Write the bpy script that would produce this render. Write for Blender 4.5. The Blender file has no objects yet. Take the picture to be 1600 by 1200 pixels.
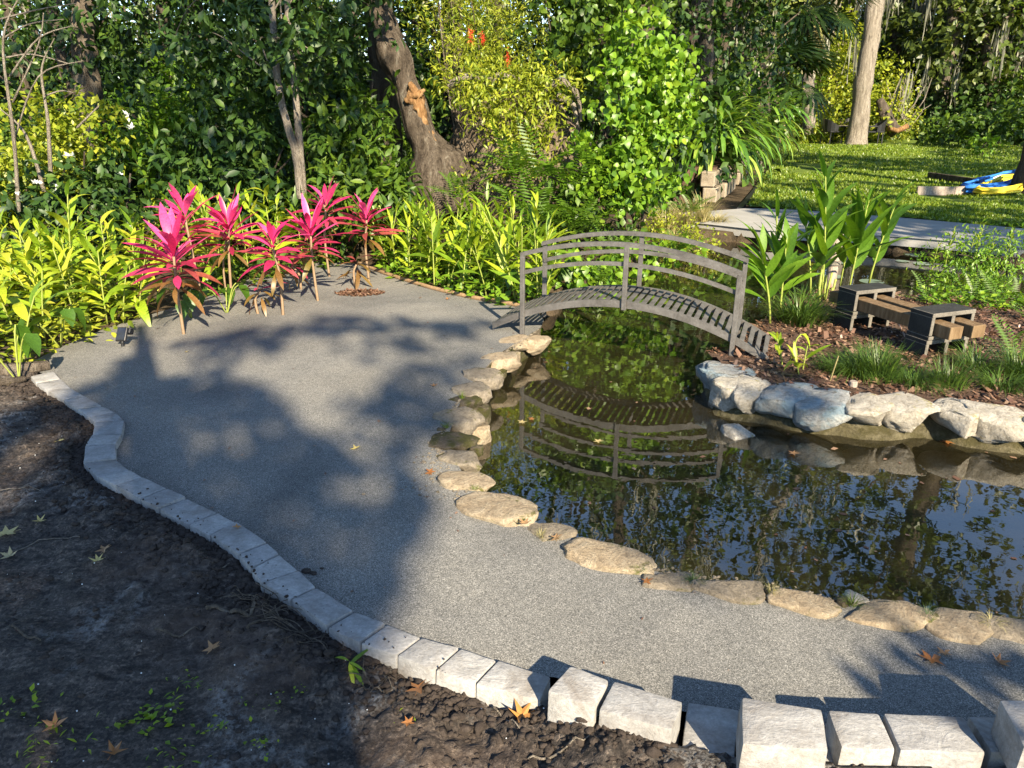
import bpy, bmesh, math, random
import numpy as np
from mathutils import Vector, Matrix, noise as mnoise

random.seed(7)
RNG = np.random.default_rng(11)
S = bpy.context.scene
COL = S.collection
pi = math.pi

# ------------------------------------------------------------------ camera, sky, sun, exposure
F_PX, PITCH, CAM_H = 1155.6, math.radians(20.6), 1.65
CP, SP = math.cos(PITCH), math.sin(PITCH)
cam_d = bpy.data.cameras.new('camera')
cam = bpy.data.objects.new('camera', cam_d); COL.objects.link(cam)
cam.location = (0, 0, CAM_H); cam.rotation_euler = (pi/2 - PITCH, 0, 0)
cam_d.sensor_width = 36; cam_d.lens = 36*F_PX/1600
cam_d.clip_start = .05; cam_d.clip_end = 600
S.camera = cam

SUN_AZ, SUN_EL = math.radians(20.4), math.radians(31.1)
LDIR = Vector((-math.sin(SUN_AZ)*math.cos(SUN_EL), math.cos(SUN_AZ)*math.cos(SUN_EL), -math.sin(SUN_EL)))
TO_SUN = -LDIR
W = bpy.data.worlds.new('World'); S.world = W; W.use_nodes = True
wn = W.node_tree; bg = wn.nodes['Background']
sky = wn.nodes.new('ShaderNodeTexSky'); sky.sky_type = 'NISHITA'; sky.sun_disc = False
sky.sun_elevation = SUN_EL; sky.sun_rotation = math.atan2(TO_SUN.x, TO_SUN.y)
sky.air_density = 1.0; sky.dust_density = .1; sky.ozone_density = 1.4; sky.altitude = 1200
wn.links.new(sky.outputs[0], bg.inputs[0]); bg.inputs[1].default_value = .10
sun_d = bpy.data.lights.new('sun', 'SUN'); sun_d.energy = 5.0; sun_d.angle = math.radians(.53); sun_d.color = (1, .86, .64)
sun = bpy.data.objects.new('sun', sun_d); COL.objects.link(sun)
sun.rotation_euler = LDIR.to_track_quat('-Z', 'Y').to_euler(); sun.location = (5, -15, 12)
S.view_settings.view_transform = 'Standard'; S.view_settings.look = 'None'
S.view_settings.exposure = 1.72; S.view_settings.gamma = 1; S.view_settings.use_curve_mapping = False
S.render.engine = 'CYCLES'
S.cycles.use_denoising = True
S.cycles.max_bounces = 8; S.cycles.transparent_max_bounces = 12
S.cycles.diffuse_bounces = 4; S.cycles.glossy_bounces = 3; S.cycles.caustics_reflective = False; S.cycles.caustics_refractive = False

# ------------------------------------------------------------------ measuring helpers (photo pixel -> real place)
def ray(px, py):
    dx = (px-800)/F_PX; dy = (600-py)/F_PX
    return Vector((dx, CP+SP*dy, -SP+CP*dy))
def G(px, py, z=0.0):
    r = ray(px, py); t = (z-CAM_H)/r.z
    return Vector((r.x*t, r.y*t, z))
def at(px, py, Y):
    r = ray(px, py); t = Y/r.y
    return Vector((r.x*t, Y, CAM_H+r.z*t))
def proj(P):
    P = np.asarray(P, float); y = P[..., 1]; z = P[..., 2]-CAM_H
    d = y*CP-z*SP; u = y*SP+z*CP
    return 800+F_PX*P[..., 0]/d, 600-F_PX*u/d

def inpoly(x, y, poly):
    x = np.asarray(x, float); y = np.asarray(y, float)
    c = np.zeros(x.shape, bool); n = len(poly)
    for i in range(n):
        x1, y1 = poly[i][0], poly[i][1]; x2, y2 = poly[(i+1) % n][0], poly[(i+1) % n][1]
        if y1 == y2: continue
        m = ((y1 > y) != (y2 > y)) & (x < (x2-x1)*(y-y1)/(y2-y1)+x1)
        c ^= m
    return c
def polydist(x, y, poly, closed=True):
    d = np.full(np.shape(x), 1e9); n = len(poly)
    for i in range(n if closed else n-1):
        ax, ay = poly[i][0], poly[i][1]; bx, by = poly[(i+1) % n][0], poly[(i+1) % n][1]
        vx, vy = bx-ax, by-ay; L = vx*vx+vy*vy+1e-12
        t = np.clip(((x-ax)*vx+(y-ay)*vy)/L, 0, 1)
        d = np.minimum(d, np.hypot(x-ax-t*vx, y-ay-t*vy))
    return d
_tab = np.random.default_rng(3).random((64, 64, 64)).astype(np.float32)
def vnoise(x, y, z=0.0):
    x, y, z = np.broadcast_arrays(np.asarray(x, float), np.asarray(y, float), np.asarray(z, float))
    xi, yi, zi = np.floor(x).astype(int), np.floor(y).astype(int), np.floor(z).astype(int)
    f = lambda t: t*t*(3-2*t)
    fx, fy, fz = f(x-xi), f(y-yi), f(z-zi)
    T = lambda a, b, c: _tab[(xi+a) & 63, (yi+b) & 63, (zi+c) & 63]
    l = lambda a, b, t: a+(b-a)*t
    return l(l(l(T(0,0,0), T(1,0,0), fx), l(T(0,1,0), T(1,1,0), fx), fy),
             l(l(T(0,0,1), T(1,0,1), fx), l(T(0,1,1), T(1,1,1), fx), fy), fz)
def fbm(x, y, z=0.0, o=4):
    v = 0; a = .5; s = 1.0
    for i in range(o):
        v = v+a*(vnoise(np.asarray(x)*s+i*7.3, np.asarray(y)*s+i*3.1, np.asarray(z)*s)-.5); a *= .5; s *= 2.03
    return v
def sstep(a, b, x):
    t = np.clip((x-a)/(b-a), 0, 1); return t*t*(3-2*t)

# ------------------------------------------------------------------ object helpers
def tag(o, label=None, cat=None, group=None, kind=None):
    if label: o['label'] = label
    if cat: o['category'] = cat
    if group: o['group'] = group
    if kind: o['kind'] = kind
    return o
def empty(name, loc, rz=0, label=None, cat=None, group=None):
    o = bpy.data.objects.new(name, None); COL.objects.link(o); o.empty_display_size = .1
    o.location = loc; o.rotation_euler = (0, 0, rz)
    return tag(o, label, cat, group)
def link(name, me, mat=None, parent=None):
    if mat is not None and len(me.materials) == 0: me.materials.append(mat)
    o = bpy.data.objects.new(name, me); COL.objects.link(o)
    if parent is not None:
        o.parent = parent
    return o
def mesh_np(name, V, Fc, var=None, smooth=False):
    V = np.ascontiguousarray(V, np.float32).reshape(-1, 3); Fc = np.ascontiguousarray(Fc, np.int32)
    me = bpy.data.meshes.new(name); nf, k = Fc.shape
    me.vertices.add(len(V)); me.vertices.foreach_set('co', V.ravel())
    me.loops.add(nf*k); me.loops.foreach_set('vertex_index', Fc.ravel())
    me.polygons.add(nf); me.polygons.foreach_set('loop_start', np.arange(nf, dtype=np.int32)*k)
    try: me.polygons.foreach_set('loop_total', np.full(nf, k, np.int32))
    except Exception: pass
    if smooth: me.polygons.foreach_set('use_smooth', np.ones(nf, bool))
    if var is not None:
        a = me.attributes.new('var', 'FLOAT', 'POINT'); a.data.foreach_set('value', np.ascontiguousarray(var, np.float32))
    me.update(calc_edges=True); me.validate()
    return me
class MB:
    def __init__(s): s.v = []; s.f = []
    def add(s, v, f):
        n = len(s.v); s.v += [tuple(p) for p in v]; s.f += [tuple(i+n for i in q) for q in f]; return s
    def box(s, c, size, R=None):
        hx, hy, hz = size[0]/2, size[1]/2, size[2]/2
        P = [Vector((x*hx, y*hy, z*hz)) for z in (-1, 1) for x, y in ((-1,-1), (1,-1), (1,1), (-1,1))]
        if R is not None: P = [R @ p for p in P]
        c = Vector(c)
        return s.add([p+c for p in P], [(3,2,1,0), (4,5,6,7), (0,1,5,4), (1,2,6,5), (2,3,7,6), (3,0,4,7)])
    def tube(s, pts, radii, sides=8, cap=True, wob=0.0, seed=0):
        pts = [Vector(p) for p in pts]; n = len(pts)
        if not hasattr(radii, '__len__'): radii = [radii]*n
        v = []; f = []; up = Vector((0, 0, 1)); prev = None
        for i, p in enumerate(pts):
            t = (pts[min(i+1, n-1)]-pts[max(i-1, 0)])
            t = t.normalized() if t.length > 1e-9 else up
            if prev is None:
                a = t.cross(Vector((1, 0, 0)) if abs(t.x) < .8 else Vector((0, 1, 0))).normalized()
            else:
                a = (prev-t*prev.dot(t)).normalized()
            prev = a; b = t.cross(a)
            for k in range(sides):
                an = 2*pi*k/sides; r = radii[i]
                d = a*math.cos(an)+b*math.sin(an)
                if wob: 
                    r *= 1+wob*(mnoise.noise((p+d*radii[i])*(.9/max(radii[0], .03))+Vector((seed, 0, 0))))+.22*wob*mnoise.noise(Vector((math.cos(an)*3.2, math.sin(an)*3.2, p.z*.55/max(radii[0], .05)+seed)))
                v.append(p+d*r)
        for i in range(n-1):
            for k in range(sides):
                k2 = (k+1) % sides
                f.append((i*sides+k, i*sides+k2, (i+1)*sides+k2, (i+1)*sides+k))
        if cap:
            f.append(tuple(range(sides-1, -1, -1))); f.append(tuple((n-1)*sides+k for k in range(sides)))
        return s.add(v, f)
    def mesh(s, name, smooth=False, bevel=0, seg=1):
        me = bpy.data.meshes.new(name); me.from_pydata(s.v, [], s.f)
        if bevel:
            bm = bmesh.new(); bm.from_mesh(me)
            es = [e for e in bm.edges if len(e.link_faces) == 2 and e.calc_face_angle(0) > .5]
            bmesh.ops.bevel(bm, geom=es, offset=bevel, segments=seg, profile=.6, affect='EDGES', clamp_overlap=True)
            bm.to_mesh(me); bm.free()
        if smooth:
            me.polygons.foreach_set('use_smooth', np.ones(len(me.polygons), bool))
        me.update(); return me
    def build(s, name, mat, parent=None, smooth=False, bevel=0, seg=1):
        return link(name, s.mesh(name, smooth, bevel, seg), mat, parent)
def smooth_path(pts, n=6):
    P = [Vector(p) for p in pts]
    if len(P) < 3: return P
    out = []
    for i in range(len(P)-1):
        p0, p1, p2, p3 = P[max(i-1, 0)], P[i], P[i+1], P[min(i+2, len(P)-1)]
        for k in range(n):
            t = k/n
            out.append(.5*((2*p1)+(p2-p0)*t+(2*p0-5*p1+4*p2-p3)*t*t+(3*p1-p0-3*p2+p3)*t**3))
    out.append(P[-1]); return out
def interp_r(r, m):
    return list(np.interp(np.linspace(0, 1, m), np.linspace(0, 1, len(r)), r))

# ------------------------------------------------------------------ materials
def newmat(name):
    m = bpy.data.materials.new(name); m.use_nodes = True
    nt = m.node_tree; return m, nt, nt.nodes, nt.links, nt.nodes['Principled BSDF']
def ramp(nt, cols, pos=None):
    r = nt.nodes.new('ShaderNodeValToRGB'); e = r.color_ramp.elements
    pos = pos or list(np.linspace(0, 1, len(cols)))
    while len(e) < len(cols): e.new(.5)
    for el, c, p in zip(e, cols, pos): el.position = p; el.color = (*c, 1)
    return r
def coords(nt, scale=(1, 1, 1), kind='Object'):
    tc = nt.nodes.new('ShaderNodeTexCoord'); mp = nt.nodes.new('ShaderNodeMapping')
    mp.inputs['Scale'].default_value = scale; nt.links.new(tc.outputs[kind], mp.inputs[0]); return mp.outputs[0]
def noise_tex(nt, vec, scale, detail=6, rough=.6, dist=0):
    n = nt.nodes.new('ShaderNodeTexNoise'); n.inputs['Scale'].default_value = scale; n.inputs['Detail'].default_value = detail
    n.inputs['Roughness'].default_value = rough; n.inputs['Distortion'].default_value = dist
    nt.links.new(vec, n.inputs['Vector']); return n
def bump(nt, h, strength, dist, prev=None):
    b = nt.nodes.new('ShaderNodeBump'); b.inputs['Strength'].default_value = strength; b.inputs['Distance'].default_value = dist
    nt.links.new(h, b.inputs['Height'])
    if prev: nt.links.new(prev, b.inputs['Normal'])
    return b.outputs[0]
def mix(nt, a, b, fac, mode='MIX'):
    m = nt.nodes.new('ShaderNodeMix'); m.data_type = 'RGBA'; m.blend_type = mode
    if isinstance(fac, (int, float)): m.inputs[0].default_value = fac
    else: nt.links.new(fac, m.inputs[0])
    for s_, v in ((6, a), (7, b)):
        if isinstance(v, tuple): m.inputs[s_].default_value = (*v, 1)
        else: nt.links.new(v, m.inputs[s_])
    return m.outputs[2]
def mnoise_mat(name, cols, scale=4, scale2=40, bstr=.5, bdist=.01, rough=.9, spec=.2, sc=(1, 1, 1), pos=None, mod=.35, rand=0.0):
    m, nt, N, L, b = newmat(name)
    v = coords(nt, sc); n1 = noise_tex(nt, v, scale, 6, .65, .3); n2 = noise_tex(nt, v, scale2, 5, .7)
    r = ramp(nt, cols, pos or list(np.linspace(.28, .72, len(cols)))); L.new(n1.outputs[0], r.inputs[0])
    r2 = ramp(nt, [(1-mod,)*3, (1+mod,)*3], [.3, .7]); L.new(n2.outputs[0], r2.inputs[0])
    c = mix(nt, r.outputs[0], r2.outputs[0], 1.0, 'MULTIPLY')
    if rand:
        oi = N.new('ShaderNodeObjectInfo'); r3 = ramp(nt, [(1-rand,)*3, (1+rand, 1+rand*.9, 1+rand*.8)]); L.new(oi.outputs['Random'], r3.inputs[0])
        c = mix(nt, c, r3.outputs[0], 1.0, 'MULTIPLY')
    L.new(c, b.inputs['Base Color']); b.inputs['Roughness'].default_value = rough; b.inputs['Specular IOR Level'].default_value = spec
    nb = bump(nt, n1.outputs[0], bstr, bdist*3); nb = bump(nt, n2.outputs[0], bstr, bdist, nb); L.new(nb, b.inputs['Normal'])
    return m
def leaf_mat(name, cols, rough=.42, spec=.45, trans=.3, src='attr', tcol=(1.3, 1.25, .5), stripe=None):
    m, nt, N, L, b = newmat(name)
    if src == 'attr':
        a = N.new('ShaderNodeAttribute'); a.attribute_name = 'var'; fac = a.outputs['Fac']
    else:
        a = N.new('ShaderNodeObjectInfo'); fac = a.outputs['Random']
    r = ramp(nt, cols); L.new(fac, r.inputs[0]); c = r.outputs[0]
    v = coords(nt); n = noise_tex(nt, v, 14 if src == 'attr' else 22, 3, .6)
    r2 = ramp(nt, [(.72, .72, .72), (1.2, 1.2, 1.15)], [.3, .7]); L.new(n.outputs[0], r2.inputs[0])
    c = mix(nt, c, r2.outputs[0], 1.0, 'MULTIPLY')
    L.new(c, b.inputs['Base Color']); b.inputs['Roughness'].default_value = rough; b.inputs['Specular IOR Level'].default_value = spec
    t = N.new('ShaderNodeBsdfTranslucent'); tc_ = mix(nt, c, tcol, 1.0, 'MULTIPLY'); L.new(tc_, t.inputs[0])
    ms = N.new('ShaderNodeMixShader'); ms.inputs[0].default_value = trans
    L.new(b.outputs[0], ms.inputs[1]); L.new(t.outputs[0], ms.inputs[2]); L.new(ms.outputs[0], N['Material Output'].inputs[0])
    return m
M = {}
# gravel
def gravel_mat():
    m, nt, N, L, b = newmat('gravel')
    v = coords(nt)
    vo = N.new('ShaderNodeTexVoronoi'); vo.inputs['Scale'].default_value = 360; L.new(v, vo.inputs['Vector'])
    sep = N.new('ShaderNodeSeparateColor'); L.new(vo.outputs['Color'], sep.inputs[0])
    r = ramp(nt, [(.060, .060, .055), (.112, .111, .102), (.160, .157, .144), (.212, .206, .188), (.34, .328, .30)], [0, .25, .55, .85, 1]); L.new(sep.outputs[0], r.inputs[0])
    n = noise_tex(nt, v, 1.6, 6, .65, .4); r2 = ramp(nt, [(.80, .80, .81), (1.12, 1.11, 1.10)], [.3, .68]); L.new(n.outputs[0], r2.inputs[0])
    n3 = noise_tex(nt, v, 38, 4, .7); r3 = ramp(nt, [(.9,)*3, (1.08,)*3], [.35, .65]); L.new(n3.outputs[0], r3.inputs[0])
    c = mix(nt, r.outputs[0], r2.outputs[0], 1.0, 'MULTIPLY'); c = mix(nt, c, r3.outputs[0], 1.0, 'MULTIPLY')
    n5 = noise_tex(nt, v, .7, 4, .55, .8); r5 = ramp(nt, [(.78, .79, .80), (1, 1, 1), (1.12, 1.10, 1.06)], [.36, .5, .66]); L.new(n5.outputs[0], r5.inputs[0]); c = mix(nt, c, r5.outputs[0], 1.0, 'MULTIPLY')
    L.new(c, b.inputs['Base Color']); b.inputs['Roughness'].default_value = .85; b.inputs['Specular IOR Level'].default_value = .25
    nb = bump(nt, n.outputs[0], .3, .04); nb = bump(nt, n3.outputs[0], .25, .006, nb)
    nb = bump(nt, vo.outputs['Distance'], -.6, .003, nb); L.new(nb, b.inputs['Normal'])
    return m
M['gravel'] = gravel_mat()
def dirt_mat():
    m, nt, N, L, b = newmat('black_soil')
    v = coords(nt)
    n1 = noise_tex(nt, v, 2.2, 8, .6, .8); n2 = noise_tex(nt, v, 30, 6, .72); n3 = noise_tex(nt, v, 1.3, 3, .5, .3)
    r = ramp(nt, [(.018, .0145, .012), (.048, .039, .032), (.100, .083, .068)], [.3, .52, .72]); L.new(n2.outputs[0], r.inputs[0])
    rp = ramp(nt, [(0, 0, 0), (.85, .85, .85)], [.52, .63]); L.new(n1.outputs[0], rp.inputs[0])
    n4 = noise_tex(nt, coords(nt, (2.6, 9, 4)), 2.2, 7, .7, 1.0); r4 = ramp(nt, [(.30, .29, .29), (1, 1, 1), (1.55, 1.5, 1.45)], [.36, .52, .68]); L.new(n4.outputs[0], r4.inputs[0])
    c = mix(nt, r.outputs[0], r4.outputs[0], 1.0, 'MULTIPLY')
    vg = N.new('ShaderNodeTexVoronoi'); vg.inputs['Scale'].default_value = 130; L.new(v, vg.inputs['Vector']); sg = N.new('ShaderNodeSeparateColor'); L.new(vg.outputs['Color'], sg.inputs[0]); r5 = ramp(nt, [(.65,)*3, (1.3,)*3, (2.3, 2.2, 2.1)], [0, .6, 1]); L.new(sg.outputs[0], r5.inputs[0])
    c = mix(nt, c, r5.outputs[0], 1.0, 'MULTIPLY')
    gr = ramp(nt, [(.11, .107, .102), (.26, .25, .235)], [.4, .62]); L.new(n2.outputs[0], gr.inputs[0])
    n6 = noise_tex(nt, v, 55, 5, .75); r6 = ramp(nt, [(0,)*3, (1,)*3], [.44, .56]); L.new(n6.outputs[0], r6.inputs[0]); pf = mix(nt, rp.outputs[0], r6.outputs[0], 1.0, 'MULTIPLY')
    c = mix(nt, c, gr.outputs[0], pf)
    rr = ramp(nt, [(0, 0, 0), (.55, .55, .55)], [.5, .65]); L.new(n3.outputs[0], rr.inputs[0])
    c = mix(nt, c, (.085, .056, .040), rr.outputs[0])
    L.new(c, b.inputs['Base Color']); b.inputs['Roughness'].default_value = .8; b.inputs['Specular IOR Level'].default_value = .3
    nb = bump(nt, n1.outputs[0], .5, .04); nb = bump(nt, n2.outputs[0], .9, .02, nb); L.new(nb, b.inputs['Normal'])
    return m
M['dirt'] = dirt_mat()
M['clod'] = mnoise_mat('soil_clod', [(.026, .020, .017), (.055, .043, .035)], 12, 60, .8, .006)
M['forest'] = mnoise_mat('forest_floor', [(.03, .024, .014), (.07, .05, .03), (.10, .075, .045)], 3, 40, .8, .03)
M['mulch'] = mnoise_mat('mulch_soil', [(.045, .026, .018), (.09, .055, .038), (.16, .11, .08)], 9, 70, .9, .02)
def bed_mat():
    m, nt, N, L, b = newmat('pond_bed')
    v = coords(nt); n1 = noise_tex(nt, v, 3, 7, .7, .6); n2 = noise_tex(nt, v, 25, 5, .7)
    r = ramp(nt, [(.09, .075, .03), (.25, .21, .085), (.40, .34, .18)], [.3, .5, .72]); L.new(n1.outputs[0], r.inputs[0])
    r2 = ramp(nt, [(.5,)*3, (1.4, 1.35, 1.2)], [.35, .65]); L.new(n2.outputs[0], r2.inputs[0])
    c = mix(nt, r.outputs[0], r2.outputs[0], 1.0, 'MULTIPLY'); L.new(c, b.inputs['Base Color']); b.inputs['Roughness'].default_value = 1
    L.new(bump(nt, n2.outputs[0], .8, .02), b.inputs['Normal']); return m
M['bed'] = bed_mat()
def water_mat():
    m, nt, N, L, b = newmat('pond_water'); N.remove(b)
    tr = N.new('ShaderNodeBsdfTransparent'); tr.inputs[0].default_value = (.80, .74, .54, 1)
    gl = N.new('ShaderNodeBsdfGlossy'); gl.inputs['Roughness'].default_value = .012; gl.inputs[0].default_value = (1, 1, 1, 1)
    fr = N.new('ShaderNodeFresnel'); fr.inputs[0].default_value = 2.2
    v = coords(nt, (1, 1, 1)); n = noise_tex(nt, v, 5.5, 2, .5, .4); n2 = noise_tex(nt, v, 19, 1, .4, .2)
    nb = bump(nt, n.outputs[0], .022, .03); nb = bump(nt, n2.outputs[0], .014, .01, nb)
    L.new(nb, gl.inputs['Normal']); L.new(nb, fr.inputs['Normal'])
    df = N.new('ShaderNodeBsdfDiffuse'); nm = noise_tex(nt, v, 1.7, 5, .6, .5); rm = ramp(nt, [(.06, .05, .022), (.14, .118, .055), (.20, .17, .09)], [.3, .5, .7]); L.new(nm.outputs[0], rm.inputs[0]); L.new(rm.outputs[0], df.inputs[0])
    mk = N.new('ShaderNodeMixShader'); mk.inputs[0].default_value = .10; L.new(tr.outputs[0], mk.inputs[1]); L.new(df.outputs[0], mk.inputs[2])
    ms = N.new('ShaderNodeMixShader'); L.new(fr.outputs[0], ms.inputs[0]); L.new(mk.outputs[0], ms.inputs[1]); L.new(gl.outputs[0], ms.inputs[2])
    L.new(ms.outputs[0], N['Material Output'].inputs[0]); return m
M['water'] = water_mat()
def paver_mat():
    m, nt, N, L, b = newmat('paver_concrete')
    v = coords(nt, (1, 1, 1)); n1 = noise_tex(nt, v, 7, 6, .7, 1.2); n2 = noise_tex(nt, v, 90, 5, .75); n3 = noise_tex(nt, coords(nt, (5, 13, 8)), 3, 5, .7, 1.6)
    r = ramp(nt, [(.225, .22, .21), (.305, .30, .29), (.38, .375, .36)], [.3, .5, .7]); L.new(n1.outputs[0], r.inputs[0])
    r2 = ramp(nt, [(.82,)*3, (1.13,)*3], [.35, .65]); L.new(n2.outputs[0], r2.inputs[0])
    r3 = ramp(nt, [(.86, .85, .84), (1.04,)*3], [.36, .6]); L.new(n3.outputs[0], r3.inputs[0])
    c = mix(nt, r.outputs[0], r2.outputs[0], 1.0, 'MULTIPLY'); c = mix(nt, c, r3.outputs[0], 1.0, 'MULTIPLY')
    ns_ = noise_tex(nt, v, 4.5, 7, .72, .6); rs_ = ramp(nt, [(0,)*3, (.6,)*3], [.50, .66]); L.new(ns_.outputs[0], rs_.inputs[0]); c = mix(nt, c, (.15, .125, .10), rs_.outputs[0])
    oi = N.new('ShaderNodeObjectInfo'); r4 = ramp(nt, [(.84, .84, .85), (1.08, 1.07, 1.05)]); L.new(oi.outputs['Random'], r4.inputs[0])
    c = mix(nt, c, r4.outputs[0], 1.0, 'MULTIPLY')
    L.new(c, b.inputs['Base Color']); b.inputs['Roughness'].default_value = .8; b.inputs['Specular IOR Level'].default_value = .3
    nb = bump(nt, n1.outputs[0], .5, .012); nb = bump(nt, n3.outputs[0], .5, .006, nb); nb = bump(nt, n2.outputs[0], .6, .003, nb); L.new(nb, b.inputs['Normal']); return m
M['paver'] = paver_mat()
def stone_mat(name, cols, moss=.5, mosscol=(.10, .10, .02), extra=None):
    m, nt, N, L, b = newmat(name)
    v = coords(nt); n1 = noise_tex(nt, v, 9, 8, .72, .8); n2 = noise_tex(nt, v, 60, 6, .75); n3 = noise_tex(nt, v, 5, 5, .65, .5)
    r = ramp(nt, cols, list(np.linspace(.3, .7, len(cols)))); L.new(n1.outputs[0], r.inputs[0])
    r2 = ramp(nt, [(.7,)*3, (1.25,)*3], [.33, .67]); L.new(n2.outputs[0], r2.inputs[0])
    c = mix(nt, r.outputs[0], r2.outputs[0], 1.0, 'MULTIPLY')
    if extra:
        re = ramp(nt, [(0,)*3, (.7,)*3], [.46, .60]); L.new(n3.outputs[0], re.inputs[0]); c = mix(nt, c, extra, re.outputs[0])
    if moss:
        nm = noise_tex(nt, coords(nt, (1, 1, 1)), 11, 6, .7, .3); rm = ramp(nt, [(0,)*3, (1,)*3], [.72-moss*.3, .80-moss*.25]); L.new(nm.outputs[0], rm.inputs[0])
        c = mix(nt, c, mosscol, rm.outputs[0])
    L.new(c, b.inputs['Base Color']); b.inputs['Roughness'].default_value = .88; b.inputs['Specular IOR Level'].default_value = .25
    nb = bump(nt, n1.outputs[0], 1.0, .05); nb = bump(nt, n2.outputs[0], 1.0, .010, nb); L.new(nb, b.inputs['Normal']); return m
M['stone_tan'] = stone_mat('stone_tan', [(.24, .18, .115), (.37, .295, .20), (.47, .40, .29)], .4)
M['stone_grey'] = stone_mat('stone_grey', [(.15, .125, .09), (.26, .22, .165), (.35, .30, .235)], .5)
M['stone_moss'] = stone_mat('stone_mossy', [(.06, .047, .034), (.125, .10, .072), (.19, .155, .115)], 1.0, (.06, .058, .016))
M['stone_white'] = stone_mat('stone_white', [(.27, .235, .18), (.46, .42, .35), (.58, .545, .47)], .45, (.30, .25, .06))
M['stone_blue'] = stone_mat('stone_blue', [(.22, .21, .19), (.36, .36, .34), (.48, .48, .46)], .4, (.10, .09, .04), (.17, .27, .33))
M['stone_cap'] = stone_mat('stone_cap', [(.25, .21, .16), (.36, .315, .26), (.44, .40, .34)], .4, (.11, .085, .045))
M['mortar'] = stone_mat('algae_mortar', [(.05, .043, .025), (.10, .086, .046), (.17, .15, .095)], .9, (.06, .052, .02))
M['bark'] = mnoise_mat('bark', [(.05, .04, .03), (.13, .105, .08), (.22, .19, .15)], 3, 26, 1.0, .02, sc=(4, 4, .8))
M['bark_rough'] = mnoise_mat('bark_rough', [(.022, .016, .012), (.085, .066, .048), (.15, .12, .09), (.27, .25, .20)], 4, 30, 1.0, .04, sc=(3.2, 3.2, .9), mod=.5)
M['bark_pale'] = mnoise_mat('bark_pale', [(.12, .098, .078), (.25, .215, .17), (.35, .31, .255)], 3, 24, 1.0, .03, sc=(5, 5, .7))
M['bark_dark'] = mnoise_mat('bark_dark', [(.035, .026, .02), (.075, .06, .045), (.13, .105, .08)], 3, 26, 1.0, .02, sc=(4, 4, .8))
M['bark_split'] = mnoise_mat('bare_wood', [(.07, .035, .015), (.20, .11, .045), (.32, .22, .12)], 3, 24, .7, .01, sc=(5, 5, .8))
M['rootmass'] = mnoise_mat('root_mass', [(.06, .045, .03), (.17, .13, .09), (.30, .24, .17)], 7, 40, 1.0, .03, sc=(1.5, 1.5, .7))
def metal_mat():
    m, nt, N, L, b = newmat('bridge_metal')
    v = coords(nt); n1 = noise_tex(nt, v, 9, 6, .7, .5); n2 = noise_tex(nt, v, 70, 5, .7)
    r = ramp(nt, [(.058, .053, .048), (.098, .092, .086), (.138, .131, .124)], [.3, .5, .7]); L.new(n1.outputs[0], r.inputs[0])
    r2 = ramp(nt, [(.85,)*3, (1.12,)*3], [.35, .65]); L.new(n2.outputs[0], r2.inputs[0])
    L.new(mix(nt, r.outputs[0], r2.outputs[0], 1.0, 'MULTIPLY'), b.inputs['Base Color'])
    b.inputs['Roughness'].default_value = .55; b.inputs['Metallic'].default_value = .15; b.inputs['Specular IOR Level'].default_value = .4
    L.new(bump(nt, n2.outputs[0], .25, .003), b.inputs['Normal']); return m
M['metal'] = metal_mat()
M['block'] = mnoise_mat('block_face', [(.10, .092, .078), (.17, .155, .13)], 8, 90, .8, .004, mod=.25)
M['block_dark'] = mnoise_mat('block_dark_shaded', [(.016, .018, .018), (.035, .036, .034)], 8, 90, .7, .004, mod=.25)  # dark tops and ends, colour lowered to carry the shade on the bench
M['timber'] = mnoise_mat('timber', [(.085, .052, .026), (.145, .095, .05), (.205, .145, .085)], 3, 30, .4, .004, sc=(12, 12, 2), mod=.15)
M['concrete'] = mnoise_mat('concrete', [(.24, .235, .22), (.33, .32, .30)], 2, 60, .4, .006, mod=.12)
M['cinder'] = mnoise_mat('cinder', [(.13, .105, .07), (.24, .20, .15), (.31, .27, .21)], 4, 50, .7, .008, mod=.2)
M['black'] = mnoise_mat('black_plastic', [(.010, .010, .011), (.018, .018, .02)], 5, 60, .15, .002, .45, .5)
M['edging'] = mnoise_mat('brown_edging', [(.16, .10, .05), (.30, .20, .11)], 6, 50, .5, .004)
M['lawn'] = mnoise_mat('lawn_turf', [(.06, .09, .014), (.10, .15, .018), (.17, .22, .03)], 2.2, 45, .9, .03, mod=.5)
M['post'] = mnoise_mat('grey_wood', [(.20, .16, .13), (.36, .30, .25)], 4, 30, .7, .006, sc=(6, 6, 1))
def plain(name, c, rough=.6, spec=.3):
    m, nt, N, L, b = newmat(name)
    v = coords(nt); n = noise_tex(nt, v, 30, 4, .6); r = ramp(nt, [tuple(x*.8 for x in c), tuple(min(x*1.15, 1) for x in c)], [.3, .7]); L.new(n.outputs[0], r.inputs[0])
    L.new(r.outputs[0], b.inputs['Base Color']); b.inputs['Roughness'].default_value = rough; b.inputs['Specular IOR Level'].default_value = spec; return m
M['hose_blue'] = plain('hose_blue', (.03, .17, .55)); M['hose_yellow'] = plain('hose_yellow', (.70, .55, .04)); M['white'] = plain('white_plastic', (.75, .76, .74))
M['panel'] = plain('solar_cell', (.02, .024, .04), .15, .6)
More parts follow.
